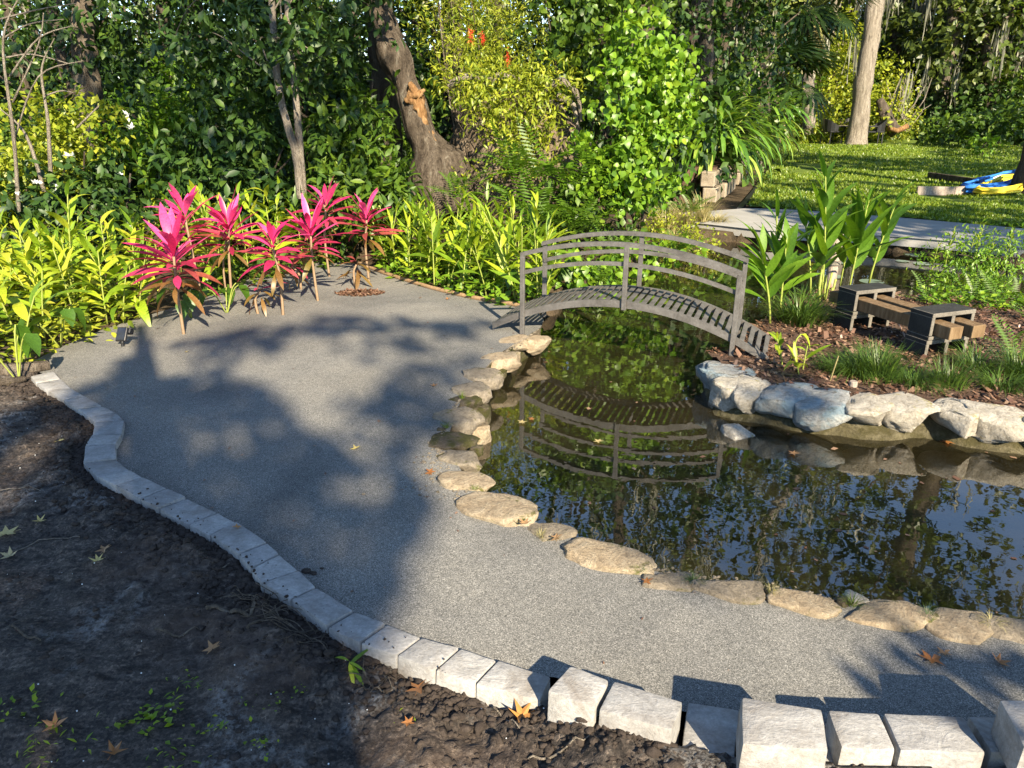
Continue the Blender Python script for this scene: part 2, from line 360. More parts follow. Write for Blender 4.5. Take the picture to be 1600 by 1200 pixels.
# leaves
M['ginger'] = leaf_mat('ginger_leaf', [(.10, .19, .014), (.22, .33, .018), (.33, .42, .022), (.42, .42, .04)], src='rand', trans=.35)
M['ginger_c'] = leaf_mat('ginger_leaf_green', [(.10, .18, .012), (.17, .28, .016), (.27, .37, .02), (.34, .40, .026)], src='rand', trans=.35)
M['ginger_t'] = leaf_mat('tall_ginger_leaf', [(.05, .12, .014), (.09, .19, .014), (.16, .28, .02)], src='rand', trans=.35, spec=.3, rough=.5)
M['stem'] = plain('green_stem', (.22, .26, .05)); M['stem_brown'] = plain('woody_stem', (.22, .15, .09)); M['stem_red'] = plain('red_stem', (.28, .05, .06))
M['pink'] = leaf_mat('cordyline_pink', [(.48, .018, .10), (.68, .04, .19), (.80, .11, .32), (.60, .03, .14)], src='rand', trans=.3, tcol=(1.2, .6, .8), rough=.35)
M['maroon'] = leaf_mat('cordyline_maroon', [(.26, .020, .05), (.42, .024, .10), (.26, .07, .04), (.56, .03, .15)], src='rand', trans=.25, tcol=(1.2, .6, .8))
M['olive'] = leaf_mat('cordyline_olive', [(.14, .08, .025), (.20, .10, .035), (.13, .10, .02), (.24, .09, .04)], src='rand', trans=.25)
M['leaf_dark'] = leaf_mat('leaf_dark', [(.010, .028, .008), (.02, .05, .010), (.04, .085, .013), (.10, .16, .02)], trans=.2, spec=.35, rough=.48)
M['leaf_mid'] = leaf_mat('leaf_mid', [(.022, .048, .008), (.045, .095, .011), (.085, .15, .014), (.16, .23, .018)], trans=.3)
M['leaf_vine'] = leaf_mat('leaf_vine', [(.055, .125, .012), (.10, .21, .014), (.17, .29, .018), (.26, .36, .024)], trans=.35)
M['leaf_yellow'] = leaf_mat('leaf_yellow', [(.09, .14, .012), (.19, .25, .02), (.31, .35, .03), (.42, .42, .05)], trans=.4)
M['leaf_far'] = leaf_mat('leaf_far', [(.022, .038, .009), (.045, .07, .013), (.085, .12, .018), (.17, .19, .028)], trans=.3)
M['fern'] = leaf_mat('fern_leaf', [(.08, .16, .010), (.16, .26, .012), (.28, .37, .014), (.36, .41, .02)], trans=.4)
M['grass'] = leaf_mat('grass_blade', [(.06, .11, .012), (.12, .19, .016), (.19, .26, .024), (.27, .30, .04)], trans=.35)
M['mondo'] = leaf_mat('mondo_blade', [(.03, .065, .012), (.06, .115, .016), (.11, .17, .022)], trans=.25)
M['straw'] = leaf_mat('dry_grass', [(.30, .26, .12), (.42, .36, .18), (.22, .26, .06)], trans=.35)
M['moss_strand'] = leaf_mat('spanish_moss', [(.16, .16, .12), (.24, .24, .18), (.30, .29, .22)], trans=.3, tcol=(1, 1, .9))
M['chip'] = leaf_mat('mulch_chip', [(.05, .024, .016), (.11, .055, .034), (.20, .12, .08), (.30, .20, .13)], trans=.05)
M['dry_leaf'] = leaf_mat('dry_leaf', [(.28, .11, .03), (.36, .17, .06), (.30, .20, .11), (.45, .20, .04)], src='rand', trans=.2, tcol=(1.1, .8, .5))
M['pale_leaf'] = leaf_mat('pale_leaf', [(.42, .34, .18), (.50, .40, .14)], src='rand', trans=.2)
M['lily'] = leaf_mat('lily_pad', [(.16, .22, .16), (.24, .30, .22)], src='rand', trans=.1, rough=.3)
M['flower'] = leaf_mat('white_petal', [(.75, .75, .72), (.85, .85, .82)], trans=.3, tcol=(1, 1, 1))
M['red_flower'] = leaf_mat('red_brush', [(.6, .02, .015), (.7, .05, .03)], trans=.2, tcol=(1, .6, .5))
M['shade_leaf'] = leaf_mat('shade_tree_leaf', [(.03, .055, .012), (.06, .10, .016)], trans=.15)

# ------------------------------------------------------------------ leaf templates (axis +Y, up +Z)
def lance(L=1.0, W_=.2, seg=5, droop=.25, fold=.12, peak=.45, wave=0.0):
    v = []; y = z = 0.0; ang = 0.0
    for i in range(seg+1):
        t = i/seg
        if i:
            ang = -droop*2.2*t; y += L/seg*math.cos(ang); z += L/seg*math.sin(ang)
        w = W_*.5*(math.sin(pi*min(max(t**(math.log(.5)/math.log(peak)), 0), 1))**.85 if 0 < t < 1 else .04)
        f = fold*w*2; wv = wave*W_*math.sin(t*9)
        v += [(-w, y, z+f+wv), (0, y, z), (w, y, z+f-wv)]
    q = []
    for i in range(seg):
        a = 3*i
        q += [(a, a+1, a+4, a+3), (a+1, a+2, a+5, a+4)]
    return np.array(v), np.array(q)
LEAF4 = (np.array([(0, 0, 0), (.5, .42, .09), (0, 1, -.04), (-.5, .42, .09), (0, .5, 0)], float)*[.62, 1, 1],
         np.array([(0, 1, 4), (1, 2, 4), (2, 3, 4), (3, 0, 4)]))
HEART = lance(1, .74, 4, .35, .09, .34)
_HEART0 = (np.array([(0, .08, 0), (.42, .0, .08), (.52, .34, .10), (0, 1, -.10), (-.52, .34, .10), (-.42, 0, .08), (0, .42, 0)], float)*[.85, 1, 1],
         np.array([(0, 1, 6), (1, 2, 6), (2, 3, 6), (3, 4, 6), (4, 5, 6), (5, 0, 6)]))
def frond(L=1.0, n=13, wid=.32, droop=.5):
    v = []; f = []
    y = z = 0; ang = .2
    for i in range(n):
        t = (i+.5)/n; ang = .25-droop*1.9*t; y += L/n*math.cos(ang); z += L/n*math.sin(ang)
        pl = wid*.5*L*(math.sin(pi*min(t*.85+.15, 1))**.7); pw = L/n*.42
        for s_ in (-1, 1):
            k = len(v)
            v += [(0, y-pw*.6, z), (s_*pl*.55, y+pl*.10-pw*.5, z-.02*L), (s_*pl, y+pl*.25, z-pl*.25), (s_*pl*.55, y+pl*.10+pw*.7, z-.015*L)]
            f.append((k, k+1, k+2, k+3))
    return np.array(v), np.array(f)
def blade(L=1, W_=.03, droop=.6, seg=3):
    v = []; f = []; y = z = 0
    for i in range(seg+1):
        t = i/seg; a = 1.35-droop*2*t
        if i: y += L/seg*math.cos(a); z += L/seg*math.sin(a)
        w = W_*.5*(1-t*.92); v += [(-w, y, z), (w, y, z)]
    for i in range(seg): f.append((2*i, 2*i+1, 2*i+3, 2*i+2))
    return np.array(v), np.array(f)
def fan(n=16, L=1.0):
    v = []; f = []
    for i in range(n):
        a = (i/(n-1)-.5)*4.4; d = np.array([math.sin(a), math.cos(a), 0]); s_ = np.array([math.cos(a), -math.sin(a), 0])
        k = len(v); w = .055
        v += [tuple(d*.05), tuple(d*.5+s_*w), tuple(d*L+np.array([0, 0, -.28*L])), tuple(d*.5-s_*w)]; f.append((k, k+1, k+2, k+3))
    return np.array(v), np.array(f)

OVAL = lance(1, .46, 3, .22, .12, .5)
def orient(dirs, nrm):
    d = dirs/np.linalg.norm(dirs, axis=1, keepdims=True)
    x = np.cross(d, nrm); x /= (np.linalg.norm(x, axis=1, keepdims=True)+1e-9); z = np.cross(x, d)
    return np.stack([x, d, z], axis=2)           # columns
def scatter(name, tmpl, pos, dirs, nrm, size, var=None, rng=RNG, wscale=None):
    tv, tf = tmpl; n = len(pos); R = orient(dirs, nrm)
    size = np.broadcast_to(np.asarray(size, float), (n,))
    V = np.einsum('nij,vj->nvi', R, tv)*size[:, None, None]+pos[:, None, :]
    Fc = (tf[None]+(np.arange(n)*len(tv))[:, None, None]).reshape(-1, tf.shape[1])
    if var is None: var = np.clip(rng.beta(2, 2.2, n), 0, 1)
    return mesh_np(name, V, Fc, np.repeat(var, len(tv)))
def rdir(rng, n):
    v = rng.normal(size=(n, 3)); return v/np.linalg.norm(v, axis=1, keepdims=True)
def cloud(name, blobs, n, size, tmpl=LEAF4, rng=RNG, per=6, spread=.22, down=.35, shell=.5, gap=.45, gscale=1.6, tw=True, upn=.6, zmin=None):
    """leaves gathered on twigs spread through a few ellipsoids; gaps where a noise field is low"""
    B = np.array(blobs, float); area = (B[:, 3]*B[:, 4]+B[:, 4]*B[:, 5]+B[:, 3]*B[:, 5]); p = area/area.sum()
    nt = max(int(n/per), 1); k = rng.choice(len(B), nt*3, p=p); u = rdir(rng, nt*3); r = (shell+(1-shell)*rng.random(nt*3))**.7
    P = B[k, :3]+u*B[k, 3:6]*r[:, None]
    P += rng.normal(size=P.shape)*.06*B[k, 3:6]
    keep = vnoise(P[:, 0]*gscale+5, P[:, 1]*gscale, P[:, 2]*gscale) > gap*rng.uniform(.75, 1.15, len(P))
    if zmin is not None: keep &= P[:, 2] > zmin
    P = P[keep][:nt]; u = u[keep][:nt]; nt = len(P)
    tv_ = rng.beta(2, 2, nt)
    td = u*.7+rdir(rng, nt)*.7+np.array([0, 0, .15]); td /= np.linalg.norm(td, axis=1, keepdims=True)
    m = nt*per; idx = np.repeat(np.arange(nt), per); al = np.tile((np.arange(per)+.5)/per, nt)
    pos = P[idx]+td[idx]*(al*spread)[:, None]+rng.normal(size=(m, 3))*spread*.13
    d = td[idx]*.5+rdir(rng, m)*.85+np.array([0, 0, -down]); nn = rdir(rng, m)*.55+u[idx]*.45+np.array([0, 0, upn])
    sz = size*rng.uniform(.65, 1.25, m); var = np.clip(.65*tv_[idx]+.35*rng.random(m)+rng.normal(size=m)*.06, 0, 1)
    return scatter(name, tmpl, pos, d, nn, sz, var, rng)

# ------------------------------------------------------------------ layout outlines
def Gs(L_, z=0.0): return [G(x, y, z) for x, y in L_]
RIM = [(845,512),(828,522),(800,540),(779,553),(755,580),(738,600),(722,622),(711,647),(700,683),(708,710),(727,748),(777,790),(858,825),(944,864),(1055,902),(1150,917),(1254,933),(1402,958),(1502,970),(1590,980),(1750,1000),(1950,1030),(2700,1080),(3600,1120)]
PATH_IN = [(83,579),(94,590),(111,606),(130,618),(159,633),(181,644),(194,657),(190,679),(181,695),(181,717),(203,735),(223,747),(261,765),(291,777),(339,799),(369,816),(417,849),(436,865),(466,891),(494,918),(553,954),(603,973),(658,993),(718,1011),(777,1030),(866,1058),(955,1083),(1070,1112),(1155,1122),(1290,1136),(1376,1142),(1508,1146),(1600,1150),(1800,1165)]
PATH_BACK = [(850,500),(840,486),(790,474),(740,466),(680,452),(640,440),(600,428),(560,412),(500,408),(430,420),(380,440),(320,465),(240,490),(160,515),(100,540),(40,570)]
_O25 = [(47,587),(56,597),(73,609),(98,624),(120,638),(139,651),(148,659),(145,680),(133,697),(130,723),(153,746),(181,760),(219,780),(248,794),(294,818),(328,835),(372,865),(392,887),(409,910),(454,937),(511,979),(562,1003),(619,1021),(679,1047),(742,1068)]
path_poly = [G(*a, .028).lerp(G(*b, .028), .3)*1 for a, b in zip(PATH_IN[:25], _O25)]+Gs(PATH_IN[25:])+Gs([(2400,1240),(3600,1330)])+Gs(RIM[::-1])+Gs(PATH_BACK)
W_Z = -.18
WALL_F = [(1101,565),(1110,590),(1138,612),(1195,620),(1258,632),(1332,640),(1395,645),(1453,641),(1520,655),(1610,665),(1720,678),(1850,684),(2300,690),(3000,694)]
WALL_B = [(1122,545),(1145,566),(1172,585),(1215,598),(1270,605),(1335,612),(1400,618),(1460,622),(1530,628),(1615,638),(1725,650),(1855,657),(2305,663),(3005,668)]
ISL_BACK = [(2500,500),(1850,484),(1700,478),(1600,474),(1520,462),(1420,458),(1340,450),(1260,448),(1225,462),(1185,485),(1150,510),(1118,540)]
FAR_BANK = [(2500,470),(1900,410),(1600,392),(1500,381),(1400,372),(1300,366),(1200,361),(1120,358),(1070,362),(1000,385),(930,410),(880,440),(862,470),(845,512)]
isl_poly = Gs(WALL_F)+Gs(ISL_BACK)
pond_poly = Gs(RIM)+Gs(WALL_F[::-1])[0:]+Gs(ISL_BACK[::-1])+Gs(FAR_BANK)

# ------------------------------------------------------------------ ground, pond, path
def grid_sheet(name, xs, ys, zf, mat, cut=None, smooth=True):
    X, Y = np.meshgrid(xs, ys); Z = zf(X, Y); nx, ny = len(xs), len(ys)
    V = np.stack([X, Y, Z], -1).reshape(-1, 3)
    i = np.arange(ny-1)[:, None]*nx+np.arange(nx-1)[None]; Fc = np.stack([i, i+1, i+1+nx, i+nx], -1).reshape(-1, 4)
    if cut is not None:
        c = V[Fc].mean(1); Fc = Fc[cut(c[:, 0], c[:, 1])]
    me = mesh_np(name, V, Fc, None, smooth); o = link(name, me, mat); tag(o, kind='structure'); return o
def ground_z(X, Y):
    ins = inpoly(X, Y, pond_poly); d = polydist(X, Y, pond_poly); sd = np.where(ins, -d, d)
    z = -.035+.03*fbm(X*1.3, Y*1.3)
    z += .25*sstep(7.5, 11, Y)*sstep(2.2, .2, X-.12*(Y-8)) # bank behind the beds rises a little
    onpath = inpoly(X, Y, path_poly) | (polydist(X, Y, path_poly) < .35)
    z = np.where(onpath, np.minimum(z, -.045), z)
    near = (Y < 4.6) & (X < 3.2) & ~ins
    z = np.where(near & (sd > .05), -.20, z)
    z = np.where(inpoly(X, Y, isl_poly), -.34, z); z = np.where(onpath & (sd < .2), np.minimum(z, -.30), z)
    bedz = -.40+.10*fbm(X*2.2, Y*2.2)
    return np.where(sd < 0, np.minimum(z-.05, bedz+(.16)*sstep(-.22, 0, sd)), z)
xs = np.concatenate([np.linspace(-90, -6.2, 22), np.arange(-6, 8, .09), np.linspace(8.2, 90, 40)])
ys = np.concatenate([np.linspace(-60, -.5, 12), np.arange(0, 14.5, .09), np.linspace(14.8, 60, 40), np.linspace(65, 200, 10)])
ground = grid_sheet('ground', xs, ys, ground_z, M['forest'])
bx = np.arange(-1.2, 9.4, .06); by = np.arange(1.6, 13, .06)
pond_big = [(p.x, p.y) for p in pond_poly]
grid_sheet('pond_bed', bx, by, lambda X, Y: ground_z(X, Y)+.006, M['bed'], cut=lambda x, y: inpoly(x, y, pond_big) & (polydist(x, y, pond_big) > .11))
# the water sheet covers the pond outline and tucks under its banks
bmw = bmesh.new(); vs = [bmw.verts.new((x, y, W_Z)) for x, y in ((-.9, 1.2), (9, 1.2), (9, 12.2), (.2, 12.2), (-.9, 6.0))]; bmw.faces.new(vs)
mw = bpy.data.meshes.new('water'); bmw.to_mesh(mw); bmw.free(); tag(link('water', mw, M['water']), kind='structure')

def poly_sheet(name, poly, z, mat, kind='structure', sub=0):
    bm = bmesh.new(); vs = [bm.verts.new((p[0], p[1], z)) for p in poly]; es = [bm.edges.new((vs[i], vs[(i+1) % len(vs)])) for i in range(len(vs))]
    bmesh.ops.triangle_fill(bm, use_beauty=True, use_dissolve=False, edges=es)
    bmesh.ops.recalc_face_normals(bm, faces=bm.faces)
    for f in bm.faces:
        if f.normal.z < 0: f.normal_flip()
    me = bpy.data.meshes.new(name); bm.to_mesh(me); bm.free(); o = link(name, me, mat)
    if kind: tag(o, kind=kind)
    return o
poly_sheet('gravel_path', path_poly, 0.0, M['gravel'])
# skirt of soil/mortar under the pond side of the path so no gap shows
mb = MB(); rp = [G(x, y, 0) for x, y in RIM]
for i in range(len(rp)-1):
    a, b = rp[i], rp[i+1]; k = len(mb.v)
    mb.add([(a.x, a.y, -.004), (b.x, b.y, -.004), (b.x, b.y, -.5), (a.x, a.y, -.5)], [(0, 1, 2, 3)])
tag(mb.build('pond_bank', M['stone_moss']), kind='structure')

# dark soil in front of the pavers
OUTER = [(47,587),(56,597),(73,609),(98,624),(120,638),(139,651),(148,659),(145,680),(133,697),(130,723),(153,746),(181,760),(219,780),(248,794),(294,818),(328,835),(372,865),(392,887),(409,910),(454,937),(511,979),(562,1003),(619,1021),(679,1047),(742,1068),(847,1095),(929,1132),(1050,1168),(1160,1200),(1300,1215),(1450,1222),(1700,1230)]
outer_w = Gs(OUTER, .02)
dirt_cut = [tuple(p) for p in outer_w]+[(8, 1.2, 0), (8, 8, 0), (-2.9, 8, 0), (-3.2, 4.9, 0)]
def dirt_z(X, Y):
    d = polydist(X, Y, [tuple(p) for p in outer_w], False)
    slope = -.02-.04*sstep(-1.0, -.2, X)+.115*sstep(-.02, .28, X)*sstep(.45, .05, d)-.05*sstep(-.1, .4, X)*sstep(.05, .5, d)
    z = slope+.05*fbm(X*2.1, Y*2.1, 1, 3)
    rough = sstep(.55, .05, d)
    z += (.020+.04*rough)*fbm(X*9, Y*9, 2, 4)*1.5+(.012+.03*rough)*np.abs(fbm(X*24, Y*24, 3, 3))*2
    z += .03*rough*(1-sstep(-.6, .4, X)*.4)
    # rake / boot streaks running along the bed
    s_ = (X*.55+Y*.85); z += .028*np.abs(fbm(s_*7, (X*.85-Y*.55)*1.6, 5, 3))*-2+.010*fbm(X*30, Y*30, 6, 3)+.02*np.maximum(fbm(X*5, Y*5, 8, 3), 0)
    ins = inpoly(X, Y, dirt_cut)
    lim = np.where(d < .07, -.006-.025*sstep(-.9, -.2, X)+.105*sstep(-.02, .25, X), 9)
    z = np.minimum(z, lim)
    return np.where(ins, np.where(d < .03, -.03-.02*sstep(-.6, .3, X)+.06*sstep(0, .3, X), -.22), z)
dx_ = np.arange(-4.6, 2.6, .0145); dy_ = np.arange(.9, 5.3, .0145)
grid_sheet('bare_soil', dx_, dy_, dirt_z, M['dirt'], cut=lambda x, y: (~inpoly(x, y, dirt_cut)) | (polydist(x, y, [tuple(p) for p in outer_w], False) < .12))

# ------------------------------------------------------------------ paver edging
INNER = [(83,579),(94,590),(111,606),(130,618),(159,633),(181,644),(194,657),(190,679),(181,695),(181,717),(203,735),(223,747),(261,765),(291,777),(339,799),(369,816),(417,849),(436,865),(466,891),(494,918),(553,954),(603,973),(658,993),(718,1011),(777,1030),(862,1057)]
def hexa(top, zt, zb, flare=.012, tilt=0.0):
    """top: inner0, inner1, outer1, outer0 in plan; a block with a slightly wider foot"""
    c = sum((Vector(p) for p in top), Vector())/4; v = []
    for i, p in enumerate(top):
        p = Vector(p); v.append((p.x, p.y, zt+random.uniform(-.003, .003)+(tilt if i < 2 else 0)))
    for p in top:
        p = Vector(p); d = (p-c); d.z = 0; q = p+d.normalized()*flare; v.append((q.x, q.y, zb))
    return v, [(3, 2, 1, 0), (4, 5, 6, 7), (0, 1, 5, 4), (1, 2, 6, 5), (2, 3, 7, 6), (3, 0, 4, 7)]
def rough_block(name, top, zt, zb, mat, parent=None, bev=.007, gap=.0045, tilt=0, flare=.01):
    top = [Vector(p) for p in top]
    a0 = (top[1]-top[0]).normalized()*gap; a1 = (top[2]-top[3]).normalized()*gap
    tp = [top[0]+a0, top[1]-a0, top[2]-a1, top[3]+a1]
    mb = MB(); v, f = hexa(tp, zt, zb, flare, tilt); mb.add(v, f); me = mb.mesh(name)
    bm = bmesh.new(); bm.from_mesh(me); bmesh.ops.recalc_face_normals(bm, faces=bm.faces)
    bmesh.ops.bevel(bm, geom=list(bm.edges), offset=bev, segments=2, profile=.6, affect='EDGES')
    bmesh.ops.subdivide_edges(bm, edges=[e for e in bm.edges if e.calc_length() > .05], cuts=2, use_grid_fill=True)
    for vv in bm.verts:
        n = mnoise.noise_vector(vv.co*23)*.0022+mnoise.noise_vector(vv.co*70)*.001; vv.co += n
    bm.to_mesh(me); bm.free(); me.polygons.foreach_set('use_smooth', [True]*len(me.polygons))
    try: me.set_sharp_from_angle(angle=math.radians(40))
    except Exception: pass
    c = sum(tp, Vector())/4
    o = link(name, me, mat, parent); return o
edge = empty('paver_edging', G(300, 800), 0, 'winding row of pale grey concrete pavers between black soil and gravel path', 'paver edging')
def under(parent, o):
    """keep the world place while parenting"""
    o.parent = parent; o.matrix_parent_inverse = parent.matrix_basis.inverted() if False else Matrix.Translation(-parent.location)
    return o
for i in range(25):
    zt = .028
    q = [G(*INNER[i], zt), G(*INNER[i+1], zt), G(*OUTER[i+1], zt), G(*OUTER[i], zt)]
    under(edge, rough_block('paver', q, zt+random.uniform(-.004, .006), -.16, M['paver'], tilt=random.uniform(-.004, .004)))
def paver_px(qpx, zt, zb=-.3, **k):
    q = [G(x, y, zt) for x, y in qpx]; return rough_block('paver', q, zt, zb, M['paver'], **k)
for qpx, zt in [([(889,1039),(954,1062),(931,1108),(853,1079)], .125), ([(957,1063),(1070,1096),(1052,1141),(933,1107)], .125),
                ([(1073,1096),(1158,1110),(1150,1190),(1062,1172)], .045),
                ([(1291,1108),(1376,1114),(1403,1171),(1311,1168)], .125), ([(1378,1114),(1508,1120),(1544,1176),(1405,1171)], .125),
                ([(1510,1119),(1640,1124),(1690,1180),(1547,1176)], .10), ([(1160,1122),(1290,1130),(1310,1205),(1155,1198)], .05)]:
    under(edge, paver_px(qpx, zt, bev=.009, flare=.004))
def loose(qpx, zt, zb, label):
    q = [G(x, y, zt) for x, y in qpx]; o = rough_block('concrete_block', q, zt, zb, M['paver'], bev=.009, flare=.003)
    return tag(o, label, 'concrete block', 'loose blocks set on the paver edging')
loose([(1156,1087),(1288,1107),(1298,1171),(1157,1162)], .19, .056, 'thick pale concrete block standing proud of the edging row behind the metal hook')
loose([(1560,1092),(1700,1098),(1760,1180),(1597,1166)], .22, .108, 'concrete block laid on top of the edging at the bottom right corner')

# ------------------------------------------------------------------ rocks
_ico = bmesh.new(); bmesh.ops.create_icosphere(_ico, subdivisions=4, radius=1); ICO_V = np.array([v.co[:] for v in _ico.verts]); ICO_F = np.array([[v.index for v in f.verts] for f in _ico.faces]); _ico.free()
_ico = bmesh.new(); bmesh.ops.create_icosphere(_ico, subdivisions=2, radius=1); ICO2_V = np.array([v.co[:] for v in _ico.verts]); ICO2_F = np.array([[v.index for v in f.verts] for f in _ico.faces]); _ico.free()
def rock_mesh(name, L_, W_, H_, seed, box=.55, rough=.16, flat=.0, lo=False):
    rng = np.random.default_rng(seed); U = ICO2_V if lo else ICO_V; Fc = ICO2_F if lo else ICO_F
    P = np.sign(U)*np.abs(U)**box
    P /= np.maximum(1, np.linalg.norm(P, axis=1, keepdims=True)/1.35)
    # chop with a few planes for facets
    for k in range(14):
        n = rdir(rng, 1)[0]; n[2] *= .8; n /= np.linalg.norm(n); h = rng.uniform(.66, .98); s_ = P@n
        P -= np.outer(np.maximum(s_-h, 0)*.95, n)
    o = seed*1.7
    r = 1+rough*1.6*fbm(P[:, 0]*1.5+o, P[:, 1]*1.5, P[:, 2]*1.5+o, 4)+.16*fbm(P[:, 0]*4+o, P[:, 1]*4, P[:, 2]*4, 3)-.08*np.abs(fbm(P[:, 0]*7, P[:, 1]*7+o, P[:, 2]*7, 2))
    P = P*r[:, None]
    if flat: P[:, 2] = np.where(P[:, 2] > flat, flat+(P[:, 2]-flat)*.18, P[:, 2])
    P *= np.array([L_/2, W_/2, H_/2])/np.array([1.0, 1.0, 1.0])
    return mesh_np(name, P, Fc, None, True)
def rock(name, loc, size, rz, mat, seed, parent=None, tilt=(0, 0), **k):
    o = link(name, rock_mesh(name, *size, seed, **k), mat); o.location = loc; o.rotation_euler = (tilt[0], tilt[1], rz)
    if parent: under(parent, o)
    return o
rim = empty('pond_edging', G(850, 830), 0, 'row of rough natural stones along the near pond edge beside the gravel path', 'stone edging')
RS = [  # px, py, length, width, height, top z, material, turn
 (833,522,.24,.18,.20,.02,'stone_tan',.2),(800,528,.27,.20,.16,.03,'stone_tan',.5),(780,553,.27,.24,.16,.03,'stone_tan',.7),
 (768,566,.22,.16,.2,-.02,'stone_moss',.3),(753,580,.24,.25,.16,.045,'stone_grey',.5),(737,601,.22,.22,.15,.04,'stone_grey',.9),(744,620,.2,.16,.26,-.02,'stone_moss',.2),
 (724,618,.2,.20,.12,.02,'stone_moss',1.0),(716,645,.25,.24,.17,.035,'stone_grey',1.1),(738,652,.2,.13,.3,-.03,'stone_tan',.4),(703,682,.26,.22,.12,.025,'stone_moss',.8),
 (718,708,.22,.15,.13,.035,'stone_grey',-.5),(700,715,.12,.13,.09,.015,'stone_moss',.2),(726,744,.25,.18,.15,.045,'stone_tan',-.6),
 (780,789,.36,.21,.17,.06,'stone_tan',-.62),(855,824,.21,.15,.13,.035,'stone_grey',-.5),(945,864,.385,.16,.15,.05,'stone_tan',-.42),
 (1053,902,.21,.13,.12,.03,'stone_grey',-.15),(1150,916,.29,.14,.13,.04,'stone_grey',-.16),(1253,932,.27,.14,.14,.045,'stone_tan',-.25),
 (1392,956,.33,.16,.15,.045,'stone_tan',-.12),(1502,969,.21,.155,.14,.04,'stone_tan',-.1),(1592,978,.25,.16,.14,.04,'stone_grey',-.1),(1720,995,.3,.17,.15,.04,'stone_tan',-.1)]
for i, (px, py, l, w, h, tz, mt, rz) in enumerate(RS):
    p = G(px, py, tz*.6); l *= 1.2 if i < 14 else 1.12; w *= 1.08; rock('stone', (p.x, p.y, tz-h*.40), (l, w, h), rz, M[mt], 20+i, rim, (random.uniform(-.06, .06), random.uniform(-.06, .06)), flat=.42, box=.7, rough=.32)
for i, (px, py, l) in enumerate([(1083,909,.07),(1203,925,.08),(1318,940,.09),(1338,936,.1),(905,846,.06),(1445,962,.06),(688,672,.06),(745,700,.1)]):
    p = G(px, py, 0); rock('stone', (p.x, p.y, -.01), (l, l*.8, l*.7), i, M['stone_white' if i == 3 else 'stone_moss'], 70+i, rim, lo=True)

# ------------------------------------------------------------------ peninsula: soil, stone wall
def isl_z(X, Y):
    d = polydist(X, Y, isl_poly); return .012+.02*fbm(X*3, Y*3)+.012*fbm(X*13, Y*13)-.22*sstep(.16, 0, polydist(X, Y, Gs(ISL_BACK), False))
grid_sheet('planting_bed_soil', np.arange(.9, 9.4, .035), np.arange(3.0, 7.6, .035), isl_z, M['mulch'], cut=lambda x, y: inpoly(x, y, isl_poly) & (polydist(x, y, Gs(WALL_F), False) > .10))
wall = empty('stone_wall', G(1300, 640), 0, 'low pond wall of flat topped whitewashed and blue stained stones round the planting bed', 'stone wall')
# mortar core below the caps and face rocks set in it
mb = MB(); fr = smooth_path(Gs(WALL_F), 5); bk = smooth_path(Gs(WALL_B), 5)
rows = [(-.03, .09), (-.08, .075), (-.12, .055), (-.155, .03), (-.19, .0), (-.26, -.02), (-.48, -.04)]
V = []
for zz, ins in rows:
    for i, p in enumerate(fr):
        dirv = (bk[i]-p).normalized(); j = .03*mnoise.noise(Vector((p.x*8, p.y*8, zz*12)))+.012*mnoise.noise(Vector((p.x*22, p.y*22, zz*30)))
        V.append((p.x+dirv.x*(ins+j), p.y+dirv.y*(ins+j), zz))
n_ = len(fr); mb.add(V, [(r*n_+i+1, r*n_+i, (r+1)*n_+i, (r+1)*n_+i+1) for r in range(len(rows)-1) for i in range(n_-1)])
under(wall, mb.build('mortar', M['mortar'], smooth=True))
WM = ['stone_blue', 'stone_white', 'stone_white', 'stone_blue', 'stone_blue', 'stone_white', 'stone_white', 'stone_white', 'stone_white', 'stone_white', 'stone_white']
for i in range(len(WALL_F)-1):
    a, b = G(*WALL_F[i], .0), G(*WALL_F[i+1], .0); n_k = max(1, round((b-a).length/.30))
    for k in range(n_k):
        p = a.lerp(b, (k+.5)/n_k); dv = b-a; rz = math.atan2(dv.y, dv.x); inn = Vector((-math.sin(rz), math.cos(rz), 0)); hh = random.uniform(.27, .33)
        p = p+inn*.115; rock('stone', (p.x, p.y, .018-hh*.10+random.uniform(-.008, .01)), (dv.length/n_k*1.42, .38, hh), rz+random.uniform(-.06, .06), M[WM[min(i, 10)]], 120+i*3+k, wall, (random.uniform(-.08, .12), random.uniform(-.07, .07)), box=.36, rough=.24, flat=.12)
for i, (px, py, l, mt) in enumerate([(1122,640,.14,'stone_grey'),(1160,652,.13,'stone_white'),(1236,664,.12,'stone_grey'),(1300,668,.13,'stone_moss'),(1364,672,.11,'stone_white'),(1425,680,.12,'stone_moss'),(1488,688,.14,'stone_grey'),(1548,694,.12,'stone_white'),(1590,700,.12,'stone_moss'),(1196,658,.12,'stone_white'),(1268,666,.14,'stone_grey'),(1335,671,.1,'stone_moss'),(1395,677,.13,'stone_white'),(1455,685,.12,'stone_grey'),(1520,692,.12,'stone_white')]):
    p = G(px, py-10, -.15); rock('stone', (p.x, p.y+.03, -.165), (l, .13, .10), .1*i, M[mt], 170+i, wall, box=.65, rough=.34, lo=True)

